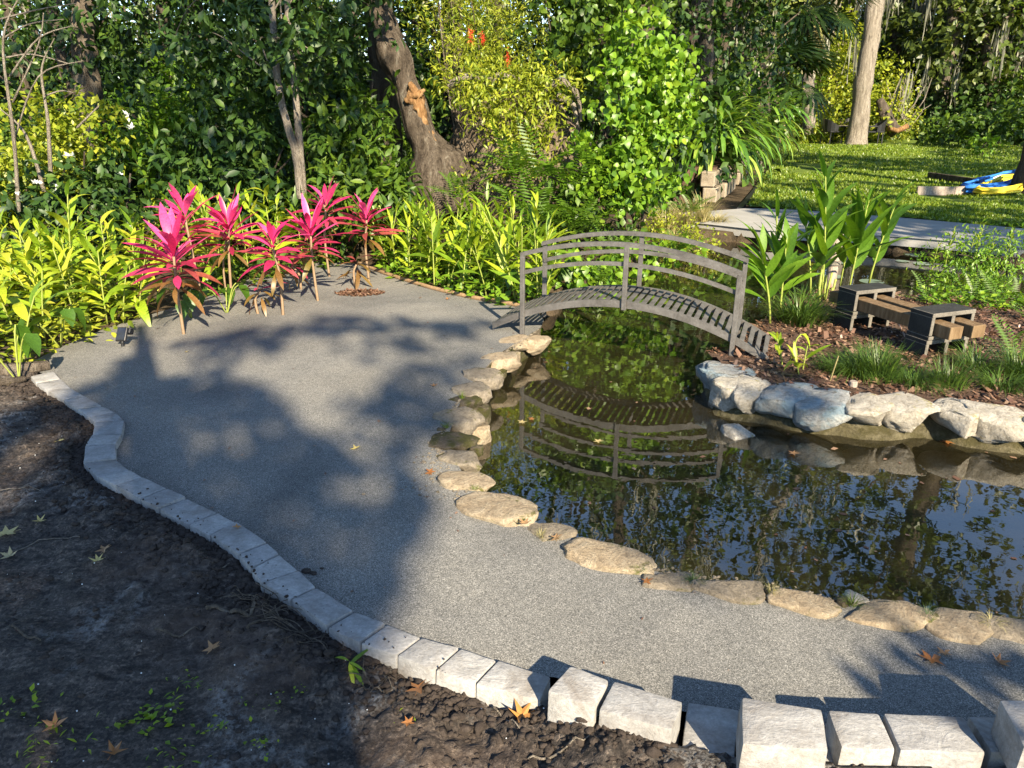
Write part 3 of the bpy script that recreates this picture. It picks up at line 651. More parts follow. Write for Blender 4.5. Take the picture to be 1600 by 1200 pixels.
# ------------------------------------------------------------------ footbridge
NL, NR = Vector((.085, 5.5, 0)), Vector((1.545, 4.95, 0))
ax = (NR-NL); HALF = ax.length/2; ax.normalize(); nrm_ = Vector((-ax.y, ax.x, 0)); MID = (NL+NR)/2; BW = .50
bridge = empty('footbridge', MID+nrm_*BW/2, 0, 'small arched metal garden footbridge with slatted deck and curved handrails over the pond', 'bridge')
def arc_z(s): return .285*(1-(s/1.03)**2)+.03-.022*s
def bp(s, w, z): p = MID+ax*s+nrm_*w; return Vector((p.x, p.y, z))
def ribbon(fn, s0, s1, th, hh, w, n=20):
    """flat bar following a curve: th across the bridge, hh tall"""
    mb = MB(); V = []
    for i in range(n+1):
        s = s0+(s1-s0)*i/n; z = fn(s)
        for dw, dz in ((-th/2, -hh/2), (th/2, -hh/2), (th/2, hh/2), (-th/2, hh/2)): V.append(bp(s, w+dw, z+dz))
    Fq = [(i*4+k, (i+1)*4+k, (i+1)*4+(k+1) % 4, i*4+(k+1) % 4) for i in range(n) for k in range(4)]+[(3, 2, 1, 0), tuple(n*4+k for k in range(4))]
    return mb.add(V, Fq)
def fixn(o):
    bm = bmesh.new(); bm.from_mesh(o.data); bmesh.ops.recalc_face_normals(bm, faces=bm.faces); bm.to_mesh(o.data); bm.free(); return o
for w in (0, BW):
    under(bridge, fixn(ribbon(lambda s: arc_z(s)-.012, -1.03, 1.03, .022, .052, w, 28).build('side_beam', M['metal'])))
    top = lambda s: .735-.13*(s/HALF)**2-.018*s
    midr = lambda s: .595-.13*(s/HALF)**2-.018*s
    under(bridge, fixn(ribbon(top, -HALF-.02, HALF+.02, .032, .031, w).build('handrail', M['metal'])))
    under(bridge, fixn(ribbon(midr, -HALF, HALF, .016, .029, w).build('mid_rail', M['metal'])))
    off = -.018 if w == 0 else .018
    for s, zb in ((-HALF, -.005 if w == 0 else .0), (0, arc_z(0)-.05), (HALF, -.005)):
        mb = MB(); zt = top(s)-.015; mb.box(bp(s, w+off, (zb+zt)/2), (.034, .030, zt-zb), Matrix.Rotation(math.atan2(ax.y, ax.x), 3, 'Z'))
        under(bridge, mb.build('post', M['metal'], bevel=.003))
ns = 38
slat_me = None
for i in range(ns):
    s = -1.0+2.0*i/(ns-1); sl = math.atan((arc_z(s+.01)-arc_z(s-.01))/.02)
    R = Matrix.Rotation(math.atan2(ax.y, ax.x), 3, 'Z') @ Matrix.Rotation(-sl, 3, 'Y')
    if slat_me is None:
        mb = MB(); mb.box((0, 0, 0), (.036, BW-.028, .006)); slat_me = mb.mesh('slat', bevel=.0015); slat_me.materials.append(M['metal'])
    o = bpy.data.objects.new('slat', slat_me); COL.objects.link(o); o.location = bp(s, BW/2, arc_z(s)+.010); o.rotation_euler = (R.to_euler()); under(bridge, o)

# ------------------------------------------------------------------ block and beam bench
A0 = G(1443, 562, .0); v_ = Vector((.943, .333, 0)); u_ = Vector((-.333, .943, 0)); RB = Matrix.Rotation(math.atan2(v_.y, v_.x), 3, 'Z')
bench = empty('garden_bench', A0+u_*.4, 0, 'low bench of two timber beams pushed through stacked hollow blocks with darker tops and ends', 'bench')
BL, BD, BH = .39, .19, .19
def hollow_block(org, zb):
    mb = MB(); c = lambda a, d, z: org+v_*a+u_*d+Vector((0, 0, z))
    t = .03
    mb.box(c(BL/2, BD/2, zb+BH-t/2), (BL, BD, t), RB); mb.box(c(BL/2, BD/2, zb+t/2-.002), (BL, BD, t-.004), RB)
    for a in (t/2, BL/2, BL-t/2): mb.box(c(a, BD/2, zb+BH/2), (t-.002 if a != BL/2 else t, BD-.003, BH-2*t-.001), RB)
    o = mb.build('hollow_block', M['block'], bevel=.003)
    o.data.materials.append(M['block_dark'])
    for p in o.data.polygons:
        n = p.normal
        if n.z > .8 or abs(n.dot(v_)) > .8: p.material_index = 1
    return under(bench, o)
for k, org in enumerate((A0, A0+u_*.70)):
    hollow_block(org, -.055+.0); hollow_block(org+Vector((.004, -.003, 0)), .138)
for a in (.105, .285):
    mb = MB(); c = A0+v_*a+u_*(.45 if a < .2 else .43)+Vector((0, 0, .138+.031+.045)); mb.box(c, (.115, 1.14, .088), RB)
    under(bench, mb.build('beam', M['timber'], bevel=.005, seg=2))

# ------------------------------------------------------------------ far concrete path, lawn, ditch edge
FP_F = [(1060,333),(1170,325),(1250,328),(1330,334),(1420,341),(1510,349),(1600,357),(1800,374),(2000,390)]
FP_N = [(1075,347),(1130,353),(1200,361),(1300,364),(1400,370),(1500,378),(1600,388),(1800,405),(2000,425)]
fpp = Gs(FP_F, .03)+Gs(FP_N[::-1], .03)
fp_w = poly_sheet('concrete_path', fpp, .03, M['concrete'])
mb = MB(); pn = Gs(FP_N, .026)
for i in range(len(pn)-1):
    a, b = pn[i], pn[i+1]; mb.add([(a.x, a.y, .026), (b.x, b.y, .026), (b.x, b.y, -.09), (a.x, a.y, -.09)], [(0, 1, 2, 3)])
tag(mb.build('path_edge', M['concrete']), kind='structure')
bankwall = empty('bank_wall', G(1350, 372), 0, 'rubble stone bank under the far concrete path at the back of the pond', 'stone wall')
for i, x in enumerate(np.arange(1110, 1640, 19)):
    y = np.interp(x, [p[0] for p in FP_N], [p[1] for p in FP_N])+7+random.uniform(-1, 4); p = G(x, y, -.1)
    rock('stone', (p.x, p.y+.1, -.13+random.uniform(-.03, .03)), (random.uniform(.22, .42), .3, random.uniform(.14, .26)), random.uniform(-.3, .1), M[random.choice(['stone_grey', 'stone_moss', 'stone_tan'])], 200+i, bankwall, lo=True)
LAWN = [(1168,322),(1250,327),(1330,333),(1420,340),(1510,348),(1600,356),(1900,380),(1900,250),(1600,236),(1500,228),(1420,224),(1340,221),(1280,222),(1228,228),(1222,236),(1205,262),(1185,290)]
lawn_poly = Gs(LAWN, .02)
X0, X1 = 3.5, 22; lx = np.arange(X0, X1, .16); ly = np.concatenate([np.arange(9, 20, .14), np.arange(20, 38, .35)])
grid_sheet('lawn', lx, ly, lambda X, Y: .02+.045*fbm(X*1.5, Y*1.5)+.15*sstep(15, 32, Y), M['lawn'], cut=lambda x, y: inpoly(x, y, lawn_poly))
rng = np.random.default_rng(5); n = 90000
yy = 9.5+22*rng.random(n)**1.7; xx = rng.uniform(.25, .9, n)*yy
k = inpoly(xx, yy, lawn_poly) & (vnoise(xx*1.1, yy*1.1) > .22); xx, yy = xx[k], yy[k]; n = len(xx)
zz = .02+.045*fbm(xx*1.5, yy*1.5)+.15*sstep(15, 32, yy)
d = rdir(rng, n)*.8; d[:, 2] = np.abs(d[:, 2])+.7
tag(link('lawn_grass', scatter('lawn_grass', (np.array([(-.35, 0, 0), (.35, 0, 0), (0, 1, .1)]), np.array([(0, 1, 2)])), np.stack([xx, yy, zz], 1), d, rdir(rng, n), .03+.0018*yy*rng.uniform(.6, 1.3, n), None, rng), M['grass']), kind='stuff')
# dark timber edge of the drainage ditch along the lawn
mb = MB(); e = Gs([(1160,324),(1183,296),(1203,266),(1218,243),(1228,229)], .03)
for i in range(len(e)-1):
    a, b = e[i], e[i+1]; w = Vector((-.09, 0, 0)); mb.add([a+w, a, b, b+w]+[p+Vector((0, 0, -.3)) for p in (a+w, a, b, b+w)], [(0, 1, 2, 3), (4, 7, 6, 5), (0, 4, 5, 1), (1, 5, 6, 2), (2, 6, 7, 3), (3, 7, 4, 0)])
tag(mb.build('ditch_edging', M['black']), 'straight black timber edging along the left side of the lawn', 'edging')
# stepped concrete block retaining wall
ret = empty('block_wall', G(1160, 300), 0, 'low weathered retaining wall of concrete blocks beside the lawn ditch', 'retaining wall')
w0, w1 = G(1133, 312), G(1204, 246); dv = (w1-w0); nb_ = 15
for i in range(nb_):
    t = i/nb_; p = w0+dv*t; rz = math.atan2(dv.y, dv.x)
    for lev in range(2):
        mb = MB(); off = random.uniform(-.08, .08); q = Vector((p.x+off-.25, p.y, .12+lev*.28))
        mb.box(q, (dv.length/nb_*.93, .26, .27), Matrix.Rotation(rz, 3, 'Z')); under(ret, mb.build('block', M['cinder'], bevel=.02))
mb = MB(); a = G(1060, 300, .55); b = G(1140, 262, .5)
bedq = [w0+Vector((-.2, 0, .6)), w1+Vector((-.2, 0, .6)), w1+Vector((-4, 0, .7)), w0+Vector((-2.2, 0, .62))]
mb.add([tuple(p) for p in bedq], [(0, 1, 2, 3)]); tag(mb.build('raised_bed_soil', M['mulch']), kind='structure')
mb = MB(); q = [w0+Vector((-.2, .02, 0)), w0+Vector((-2.2, 0, 0))]; mb.add([tuple(q[0]+Vector((0, 0, .6))), tuple(q[1]+Vector((0, 0, .62))), tuple(q[1]-Vector((0, 0, .2))), tuple(q[0]-Vector((0, 0, .2)))], [(0, 1, 2, 3)]); tag(mb.build('raised_bed_side', M['mulch']), kind='structure')
# brown edging strip at the back of the path
mb = MB(); e = smooth_path(Gs([(556,411),(600,428),(640,441),(680,453),(740,467),(790,475),(838,487)], .0), 4)
mb.tube([p+Vector((0, 0, .012)) for p in e], .022, 6); tag(mb.build('edging_strip', M['edging'], smooth=True), 'thin brown edging strip along the back of the gravel path by the ginger bed', 'edging')

# ------------------------------------------------------------------ plants with countable leaves
def me_from(name, tm, mat, smooth=True):
    me = mesh_np(name, tm[0], tm[1], None, smooth); me.materials.append(mat); return me
LG = [me_from('leaf', lance(1, .205, 6, dr, .10, .42, wv), M['ginger']) for dr, wv in ((.15, .03), (.35, .05), (.55, .04), (.8, .02))]
LC = [me_from('leaf', lance(1, .16, 6, dr, .10, .42, wv), M['ginger_c']) for dr, wv in ((.12, .03), (.3, .05), (.5, .04))]
LT = [me_from('leaf', lance(1, .235, 7, dr, .09, .40, wv), M['ginger_t']) for dr, wv in ((.06, .03), (.2, .05), (.38, .04))]
LP = [me_from('leaf', lance(1, .185, 6, dr, .10, .55, .02), M['pink']) for dr in (.05, .2, .4)]
LM = [me_from('leaf', lance(1, .18, 6, dr, .10, .55, .02), M['maroon']) for dr in (.12, .28, .42)]
LO = [me_from('leaf', lance(1, .17, 6, dr, .10, .55, .03), M['olive']) for dr in (.25, .4, .55)]
FR = [me_from('frond', frond(1, 15, .34, dr), M['fern'], False) for dr in (.35, .5, .7)]
def basis(d, up=None):
    y = Vector(d).normalized(); up = Vector(up) if up is not None else Vector((0, 0, 1))
    x = y.cross(up); x = x.normalized() if x.length > 1e-4 else Vector((1, 0, 0)); z = x.cross(y)
    return Matrix((x, y, z)).transposed().to_4x4()
def put(name, me, parent, loc, d, size, up=None, roll=0):
    o = bpy.data.objects.new(name, me); COL.objects.link(o); o.parent = parent
    o.matrix_basis = Matrix.Translation(loc) @ basis(d, up) @ Matrix.Rotation(roll, 4, 'Y') @ Matrix.Diagonal((size, size, size, 1)); return o
_stems = {}
def stem_me(key, h, bend, r0, r1, mat, sides=5):
    if key not in _stems:
        pts = [Vector((bend*(i/6)**2*h, 0, h*i/6)) for i in range(7)]
        mb = MB(); mb.tube(pts, interp_r([r0, r1], 7), sides); _stems[key] = mb.mesh('stem', True); _stems[key].materials.append(mat)
    return _stems[key]
def leafy_stem(name, base, top, leaves, nl, ll, label, cat, group, stem_mat, r=.009, start=.25, plane=None, out=(.35, 1.15), rnd=random, top_up=True):
    base, top = Vector(base), Vector(top); root = empty(name, base, 0, label, cat, group)
    d = top-base; h = d.length; side = Vector((d.x, d.y, 0)); pts = []
    for i in range(7):
        t = i/6; pts.append(Vector((d.x*t**1.4, d.y*t**1.4, d.z*t)))
    mb = MB(); mb.tube(pts, interp_r([r, r*.5], 7), 5); mb.build('stem', stem_mat, root, True)
    pl = rnd.uniform(0, pi) if plane is None else plane
    for i in range(nl):
        t = start+(1-start)*(i+.5)/nl; k = min(int(t*6), 5); p = pts[k].lerp(pts[k+1], t*6-k); ax_ = (pts[k+1]-pts[k]).normalized()
        a = pl+(pi if i % 2 else 0)+rnd.uniform(-.5, .5); el = out[1]+(out[0]-out[1])*t+rnd.uniform(-.2, .2)
        hd = Vector((math.cos(a), math.sin(a), 0)); dd = ax_*math.cos(el)+hd*math.sin(el)
        sz = ll*(.65+.5*math.sin(pi*min(t+.12, 1)))*rnd.uniform(.8, 1.15)
        put('leaf', rnd.choice(leaves), root, p, dd, sz, None, rnd.uniform(-.6, .6))
    return root

# cordylines
def cordyline(base_px, crown_px, size, npink, nmar, noli, label, small=False, two=False):
    b = G(*base_px); b.z = -.01; c = at(crown_px[0], crown_px[1], b.y+.03)-b
    root = empty('cordyline', b, 0, label, 'cordyline', 'pink cordylines planted along the back of the gravel path')
    mid = Vector((c.x*.3+random.uniform(-.03, .03), c.y*.5, c.z*.5)); hub = Vector((c.x, c.y, c.z-.10*size))
    pts = smooth_path([Vector((0, 0, -.03)), mid, hub], 5); mb = MB(); mb.tube(pts, interp_r([.013, .010], len(pts)), 6); mb.build('stem', M['stem_brown'], root, True)
    if two:
        q = [Vector((-.05, .03, -.02)), Vector((-.06+c.x*.3, .04, c.z*.45)), hub+Vector((-.03, .02, -.06))]; mb = MB(); q = smooth_path(q, 5); mb.tube(q, .009, 6); mb.build('stem', M['stem_brown'], root, True)
    n = npink+nmar+noli; ga = 2.399
    for i in range(n):
        f = i/max(n-1, 1); a = i*ga+random.uniform(-.25, .25)
        if i < npink: me = random.choice(LP); el = 1.25-.75*(i/max(npink, 1))+random.uniform(-.12, .12); L_ = .33
        elif i < npink+nmar: me = random.choice(LM); el = .50-.45*((i-npink)/max(nmar, 1))+random.uniform(-.15, .15); L_ = .34
        else: me = random.choice(LO); el = .25-.6*((i-npink-nmar)/max(noli, 1))+random.uniform(-.2, .2); L_ = .30
        drop = .22*f*size*(1.3 if not small else .8)
        p = hub+Vector((0, 0, .05-drop)); d = Vector((math.cos(a)*math.cos(el), math.sin(a)*math.cos(el), math.sin(el)))
        put('leaf', me, root, p+d*.015, d, L_*1.04*size*random.uniform(.75, 1.18), None, random.uniform(-.45, .45))
    return root
CD = [((287,522),(268,380),1.0,18,18,12,'largest pink cordyline with long drooping olive skirt, first from the solar spotlight'),
      ((318,476),(287,326),.95,16,16,6,'pink cordyline standing behind the largest one, its crown touching the yellow ginger leaves'),
      ((362,472),(355,342),.88,18,16,6,'bright pink cordyline on two thin pale stems, third from the solar spotlight'),
      ((442,492),(425,372),.86,12,16,10,'cordyline with upright pink tip over dull maroon and olive leaves on a leaning bare stem'),
      ((497,470),(484,352),.86,16,15,6,'pink cordyline with flat spreading crown beside the leaning bare stem one'),
      ((515,432),(508,312),.86,9,20,4,'tall darker maroon and pink cordyline at the back below the twin sapling'),
      ((577,440),(572,330),.86,12,16,5,'last pink cordyline, nearest the centre ginger bed, with reddish brown outer leaves')]
for i, (b_, c_, s_, a1, a2, a3, lb) in enumerate(CD): cordyline(b_, c_, s_, a1, a2, a3, lb, two=(i == 2))
cordyline((556,449),(556,402),.72,0,3,11,'small brownish cordyline seedling behind the reddish mulch patch', True)
cordyline((404,490),(405,444),.62,0,4,9,'small brownish cordyline seedling with short stem among the larger pink ones', True)
cordyline((470,452),(455,405),.7,0,6,8,'short maroon cordyline half hidden between two tall pink ones', True)

# ginger beds
def where(label, qx, y, tall, P):
    px_, _ = proj(np.array([(p[0], p[1], 0) for p in P])); ys_ = [p[1] for p in P]; px_ = np.clip(px_, -40, 1640); u = (qx-px_.min())/(px_.max()-px_.min()); v = (y-min(ys_))/(max(ys_)-min(ys_))
    side = ['left end', 'left of middle', 'right of middle', 'right end'][int(np.clip(u*4, 0, 3))]
    return ('taller ' if tall else 'low ')+label.split(' in the ')[0].split(' behind ')[0].split(' rising')[0]+(', front row, ' if v < .33 else ', middle row, ' if v < .66 else ', back row, ')+side+' of '+('the sunlit left bed' if 'left of the pink' in label else 'the footbridge bed' if 'footbridge' in label else 'the cordyline strip' if 'cordylines' in label else 'the shaded left thicket')
def bed(poly_px, n, hr, leaves, label, group, ll=.33, seed=1, hmul=None, stem=None, nl=(8, 13), yl=None, start=.15, z0=-.02):
    r = random.Random(seed); P = [tuple(p)[:2] for p in Gs(poly_px)]; xs_ = [p[0] for p in P]; ys_ = [p[1] for p in P]; k = 0; tries = 0; placed = []
    while k < n and tries < 9000:
        tries += 1; x, y = r.uniform(min(xs_), max(xs_)), r.uniform(min(ys_), max(ys_))
        if not inpoly(np.array([x]), np.array([y]), P)[0]: continue
        if any((x-a)**2+(y-b)**2 < .115**2 for a, b in placed): continue
        placed.append((x, y)); h = r.uniform(*hr); qx, qy = proj((x, y, 0)); mid = (hr[0]+hr[1])/2
        if hmul: h *= hmul(x, y)
        lean = r.uniform(.05, .38)*h; a = r.uniform(0, 2*pi)
        leafy_stem('ginger_plant', (x, y, z0), (x+lean*math.cos(a), y+lean*math.sin(a), h), leaves, r.randint(*nl), ll*r.uniform(.8, 1.15), where(label, qx, y, h > mid, P), 'ginger plant', group, stem or M['stem'], .008, start, None, (.25, 1.25), r); k += 1
bed([(-260,650),(-60,605),(40,568),(130,540),(225,505),(235,470),(300,440),(330,420),(330,395),(100,400),(-250,430)], 135, (.34, .70), LG, 'yellow green ginger plant in the dense sunlit bed left of the pink cordylines', 'sunlit ginger plants in the left bed', .32, 3)
bed([(320,462),(400,450),(470,425),(520,405),(560,400),(560,380),(330,380)], 34, (.55, .92), LG, 'ginger plant rising behind the row of pink cordylines', 'ginger plants behind the cordylines', .33, 5)
bed([(600,432),(650,446),(720,464),(800,480),(846,488),(856,460),(850,415),(760,395),(640,392),(590,405)], 72, (.40, .72), LC, 'green ginger plant in the bed between the path edge and the footbridge', 'ginger plants in the bed by the footbridge', .32, 9)
bed([(190,400),(330,395),(330,368),(180,365)], 13, (1.0, 1.35), LT, 'tall dark green ginger plant in the shade behind the left bed', 'tall dark ginger plants', .40, 15)
# a few taller accents picked out by the light
for (bp_, tp_, lv, lb) in [((120,480),(105,232+60),LG,'tall upright ginger shoot standing above the left bed'),((805,470),(750,318),LC,'tall sunlit ginger shoot left of the bridge rail'),((840,450),(838,312),LC,'tall dark edged ginger shoot behind the left end of the bridge')]:
    b = G(*bp_); t_ = at(tp_[0], tp_[1], b.y+.1); leafy_stem('ginger_plant', b, t_, lv, 13, .34, lb, 'ginger plant', None, M['stem'], .009, .2, None, (.15, 1.0))
for i, (bp_, tp_, n_l, ll, lb) in enumerate([
    ((1203,508),(1184,372),10,.36,'tall ginger stem leaning left beside the right end of the bridge'),((1207,494),(1214,338),11,.36,'tall ginger stem in the middle of the clump at the bridge end'),((1217,500),(1229,372),11,.34,'shorter ginger stem leaning right in the clump at the bridge end'),
    ((1266,462),(1252,310),9,.34,'slender ginger stem left of the tallest one by the pond post'),((1283,466),(1290,275),15,.44,'tallest ginger stem with broad striped leaves by the grey pond post'),((1278,448),(1312,330),9,.36,'ginger stem behind the tallest one, leaning over the grey pond post'),
    ((1326,456),(1358,312),13,.42,'broad leaved ginger stem leaning right behind the bench'),((1357,446),(1402,312),9,.38,'sparse ginger stem leaning far right behind the bench'),((1312,452),(1335,330),8,.34,'dark ginger stem between the grey post and the bench')]):
    b = G(*bp_); t_ = at(tp_[0], tp_[1], b.y); leafy_stem('tall_ginger', b, t_, LT, int(n_l*1.35), ll, lb, 'ginger plant', 'tall ginger stems on the peninsula', M['stem'], .011, .22, random.choice([.2, 2.9, .5]), (.12, .85))
mb = MB()
stk = empty('cut_stalks', G(1295, 474), 0, 'cluster of short yellow cut ginger stalks at the foot of the grey post', 'plant stalks')
for k in range(7):
    p = Vector((random.uniform(-.12, .1), random.uniform(-.08, .08), 0)); mb = MB(); mb.tube([p, p+Vector((random.uniform(-.03, .03), 0, random.uniform(.14, .34)))], .010, 6); mb.build('stalk', M['stem'], stk, True)

# ferns
def fern(px, py, Y, n, L_, label, spread=1.0, face=None, z=None):
    b = at(px, py, Y) if z is None else G(px, py, z)
    root = empty('fern', b, 0, label, 'fern', 'ferns around the pond and the root mound')
    for i in range(n):
        a = (i*2.399 if face is None else face+random.uniform(-1.2, 1.2)); el = random.uniform(.15, 1.0)*(1.1 if face is None else .7)
        put('frond', random.choice(FR), root, Vector((random.uniform(-.04, .04), random.uniform(-.04, .04), 0)), (math.cos(a)*math.cos(el)*spread, math.sin(a)*math.cos(el)*spread, math.sin(el)), L_*random.uniform(.7, 1.15), None, random.uniform(-.3, .3))
    return root
FN = [(845,275,9.0,12,.62,'big bright fern arching off the front of the root mound'),(800,265,9.2,9,.5,'fern hanging on the left face of the root mound'),(895,300,9.0,11,.60,'fern drooping below the leafy tall shrub'),(835,345,8.4,12,.6,'shaded fern behind the ginger bed left of the bridge'),
      (900,355,8.6,11,.55,'dark fern at the water edge behind the bridge rail'),(720,310,9.0,8,.45,'fern beside the foot of the leaning trunk'),(960,400,8.2,9,.36,'small fern seen through the bridge railing'),(1010,405,8.6,9,.34,'small fern on the bank behind the middle bridge post'),
      (1060,395,9.0,8,.34,'pale fern near the end of the concrete path'),(875,165,10.0,7,.4,'yellow green fern high on the right of the root mound'),(600,300,8.8,8,.5,'fern in the shade right of the last cordyline'),(1080,330,10.8,8,.32,'small upright fern by the dry grass at the concrete path end'),(930,440,7.4,9,.32,'low fern under the arch of the bridge')]
for f in FN: fern(f[0], f[1], f[2]-.15, f[3]+3, f[4]*1.25, f[5])
for px, py, n, L_, lb in [(1455,474,11,.30,'bright fern at the pond edge behind the near bench end'),(1520,470,11,.34,'fern at the pond edge right of the bench'),(1570,476,11,.36,'fern at the right edge behind the grass clumps'),(1590,560,10,.34,'dark fern at the right edge of the planting bed'),(1625,505,10,.36,'fern at the far right on the bench side'),(1262,470,8,.22,'small fern left of the cut stalks'),(1490,486,8,.26,'low fern directly behind the near bench block')]:
    fern(px, py, 0, n, L_, lb, z=0.0)

# grass like clumps on the peninsula
BLD = [blade(1, .035, dr) for dr in (.45, .7, .95)]
def tuft(name, b, n, L_, mat, label, cat, group, seed, rad=.06, wd=1.0):
    rng = np.random.default_rng(seed); a = rng.random(n)*2*pi; el = rng.uniform(-.05, .5, n)
    d = np.stack([np.cos(a), np.sin(a), el], 1); pos = np.stack([np.cos(a)*rad*rng.random(n), np.sin(a)*rad*rng.random(n), np.zeros(n)], 1)
    o = link(name, scatter(name, BLD[seed % 3], pos, d, np.tile([0, 0, 1.0], (n, 1)), L_*rng.uniform(.6, 1.2, n), None, rng), M[mat]); o.location = b
    return tag(o, label, cat, group)
MG = [(1250,505,.30,190,'large fine leaved mondo grass clump beside the tall ginger stems'),(1335,585,.20,150,'mondo grass clump in the middle of the front row'),(1372,590,.21,150,'mondo grass clump in front of the bench'),(1305,580,.14,90,'small mondo grass clump at the left end of the row'),
      (1425,600,.17,140,'rounded dark mondo grass clump left of the near bench foot'),(1480,602,.16,130,'mondo grass clump below the near bench foot'),(1525,580,.19,130,'mondo grass clump right of the bench foot'),(1565,607,.17,120,'mondo grass clump near the capstones at the right edge'),(1595,590,.2,130,'bluish mondo grass clump at the right edge'),(1352,575,.17,120,'mondo grass clump at the back of the front row'),(1620,600,.2,120,'mondo grass clump cut off by the right edge')]
for i, (px, py, L_, n, lb) in enumerate(MG): tuft('mondo_grass', G(px, py, .005), int(n*2.2), L_*1.12, 'mondo', lb, 'grass clump', 'mondo grass clumps on the planting bed', 40+i, .08+L_*.35)
for i, (px, py, Y, L_, lb) in enumerate([(1095,345,11.2,.42,'dry straw coloured grass tuft at the left end of the concrete path'),(1070,350,10.6,.4,'dry grass tuft hanging over the pond bank'),(1120,350,11.3,.34,'small dry grass tuft at the concrete path corner'),(1040,365,10.2,.4,'green and straw grass tuft on the far pond bank'),(1055,385,9.6,.35,'sunlit grass tuft low on the far pond bank')]):
    tuft('dry_grass', at(px, py, Y), 160, L_, 'straw', lb, 'grass clump', 'dry grass tufts at the path end', 60+i, .14)

# shell ginger: big arching fans of long leaves
def arching(px, py, Y, n, L_, label, seed, w=.10, spread=1.0):
    rng = np.random.default_rng(seed); b = at(px, py, Y); b.z = max(b.z, .5)
    a = rng.random(n)*2*pi; el = rng.uniform(.25, 1.35, n); d = np.stack([np.cos(a)*np.cos(el)*spread, np.sin(a)*np.cos(el), np.sin(el)], 1)
    stalk = rng.uniform(.3, 1.25, n)[:, None]; pos = d*stalk*np.array([.9, .9, .9])+rng.normal(size=(n, 3))*.08
    d2 = d.copy(); d2[:, 2] -= rng.uniform(.2, .9, n)
    root = empty('shell_ginger', b, 0, label, 'shell ginger', None)
    link('foliage', scatter('foliage', lance(1, w, 4, .45, .12, .5), pos, d2, np.tile([0, 0, 1.0], (n, 1)), L_*rng.uniform(.7, 1.2, n), None, rng), M['shell'], root)
    mb = MB()
    for k in range(16): mb.tube([Vector((pos[k]*.1)), Vector(pos[k])*1.02], .012, 5)
    mb.build('stem', M['stem'], root, True)
M['shell'] = leaf_mat('shell_ginger_leaf', [(.04, .10, .014), (.08, .18, .018), (.16, .29, .03), (.38, .45, .10)], trans=.3, spec=.6, rough=.3)
arching(1108, 248, 15.2, 480, .82, 'large arching shell ginger with long glossy leaves beside the block wall', 5)
arching(1178, 215, 19, 260, .85, 'second shell ginger clump behind the first, touching the lawn ditch', 6)

# ------------------------------------------------------------------ shrubs and trees
def Bl(px, py, Y, rx, ry, rd=None):
    c = at(px, py, Y); k = c.y/F_PX*1.02; return (c.x, c.y, c.z, rx*k, (rd if rd else rx*k*.8), ry*k)
def plant(name, label, cat, blobs, n, size, mat, tmpl=LEAF4, seed=1, stems=3, group=None, stem_r=.02, stem_mat='bark_dark', base=None, part='foliage', **k):
    rng = np.random.default_rng(seed); B = np.array(blobs); b = Vector(base) if base else Vector((B[:, 0].mean(), B[:, 1].mean(), 0))
    root = empty(name, b, 0, label, cat, group)
    BB = B.copy(); BB[:, 0] -= b.x; BB[:, 1] -= b.y; BB[:, 2] -= b.z
    link(part, cloud(part, BB, n, size, tmpl, rng, **k), M[mat], root)
    r = random.Random(seed)
    for i in range(stems):
        q = BB[r.randrange(len(BB))]; e = Vector(q[:3])+Vector((r.uniform(-.4, .4)*q[3], r.uniform(-.3, .3)*q[4], r.uniform(0, .6)*q[5])); s0 = Vector((r.uniform(-.2, .2), r.uniform(-.1, .1), -.05))
        m = s0.lerp(e, .5)+Vector((r.uniform(-.15, .15), r.uniform(-.1, .1), .1)); pts = smooth_path([s0, m, e], 5); mb = MB(); mb.tube(pts, interp_r([stem_r, stem_r*.4], len(pts)), 6); mb.build('stem', M[stem_mat], root, True)
    return root
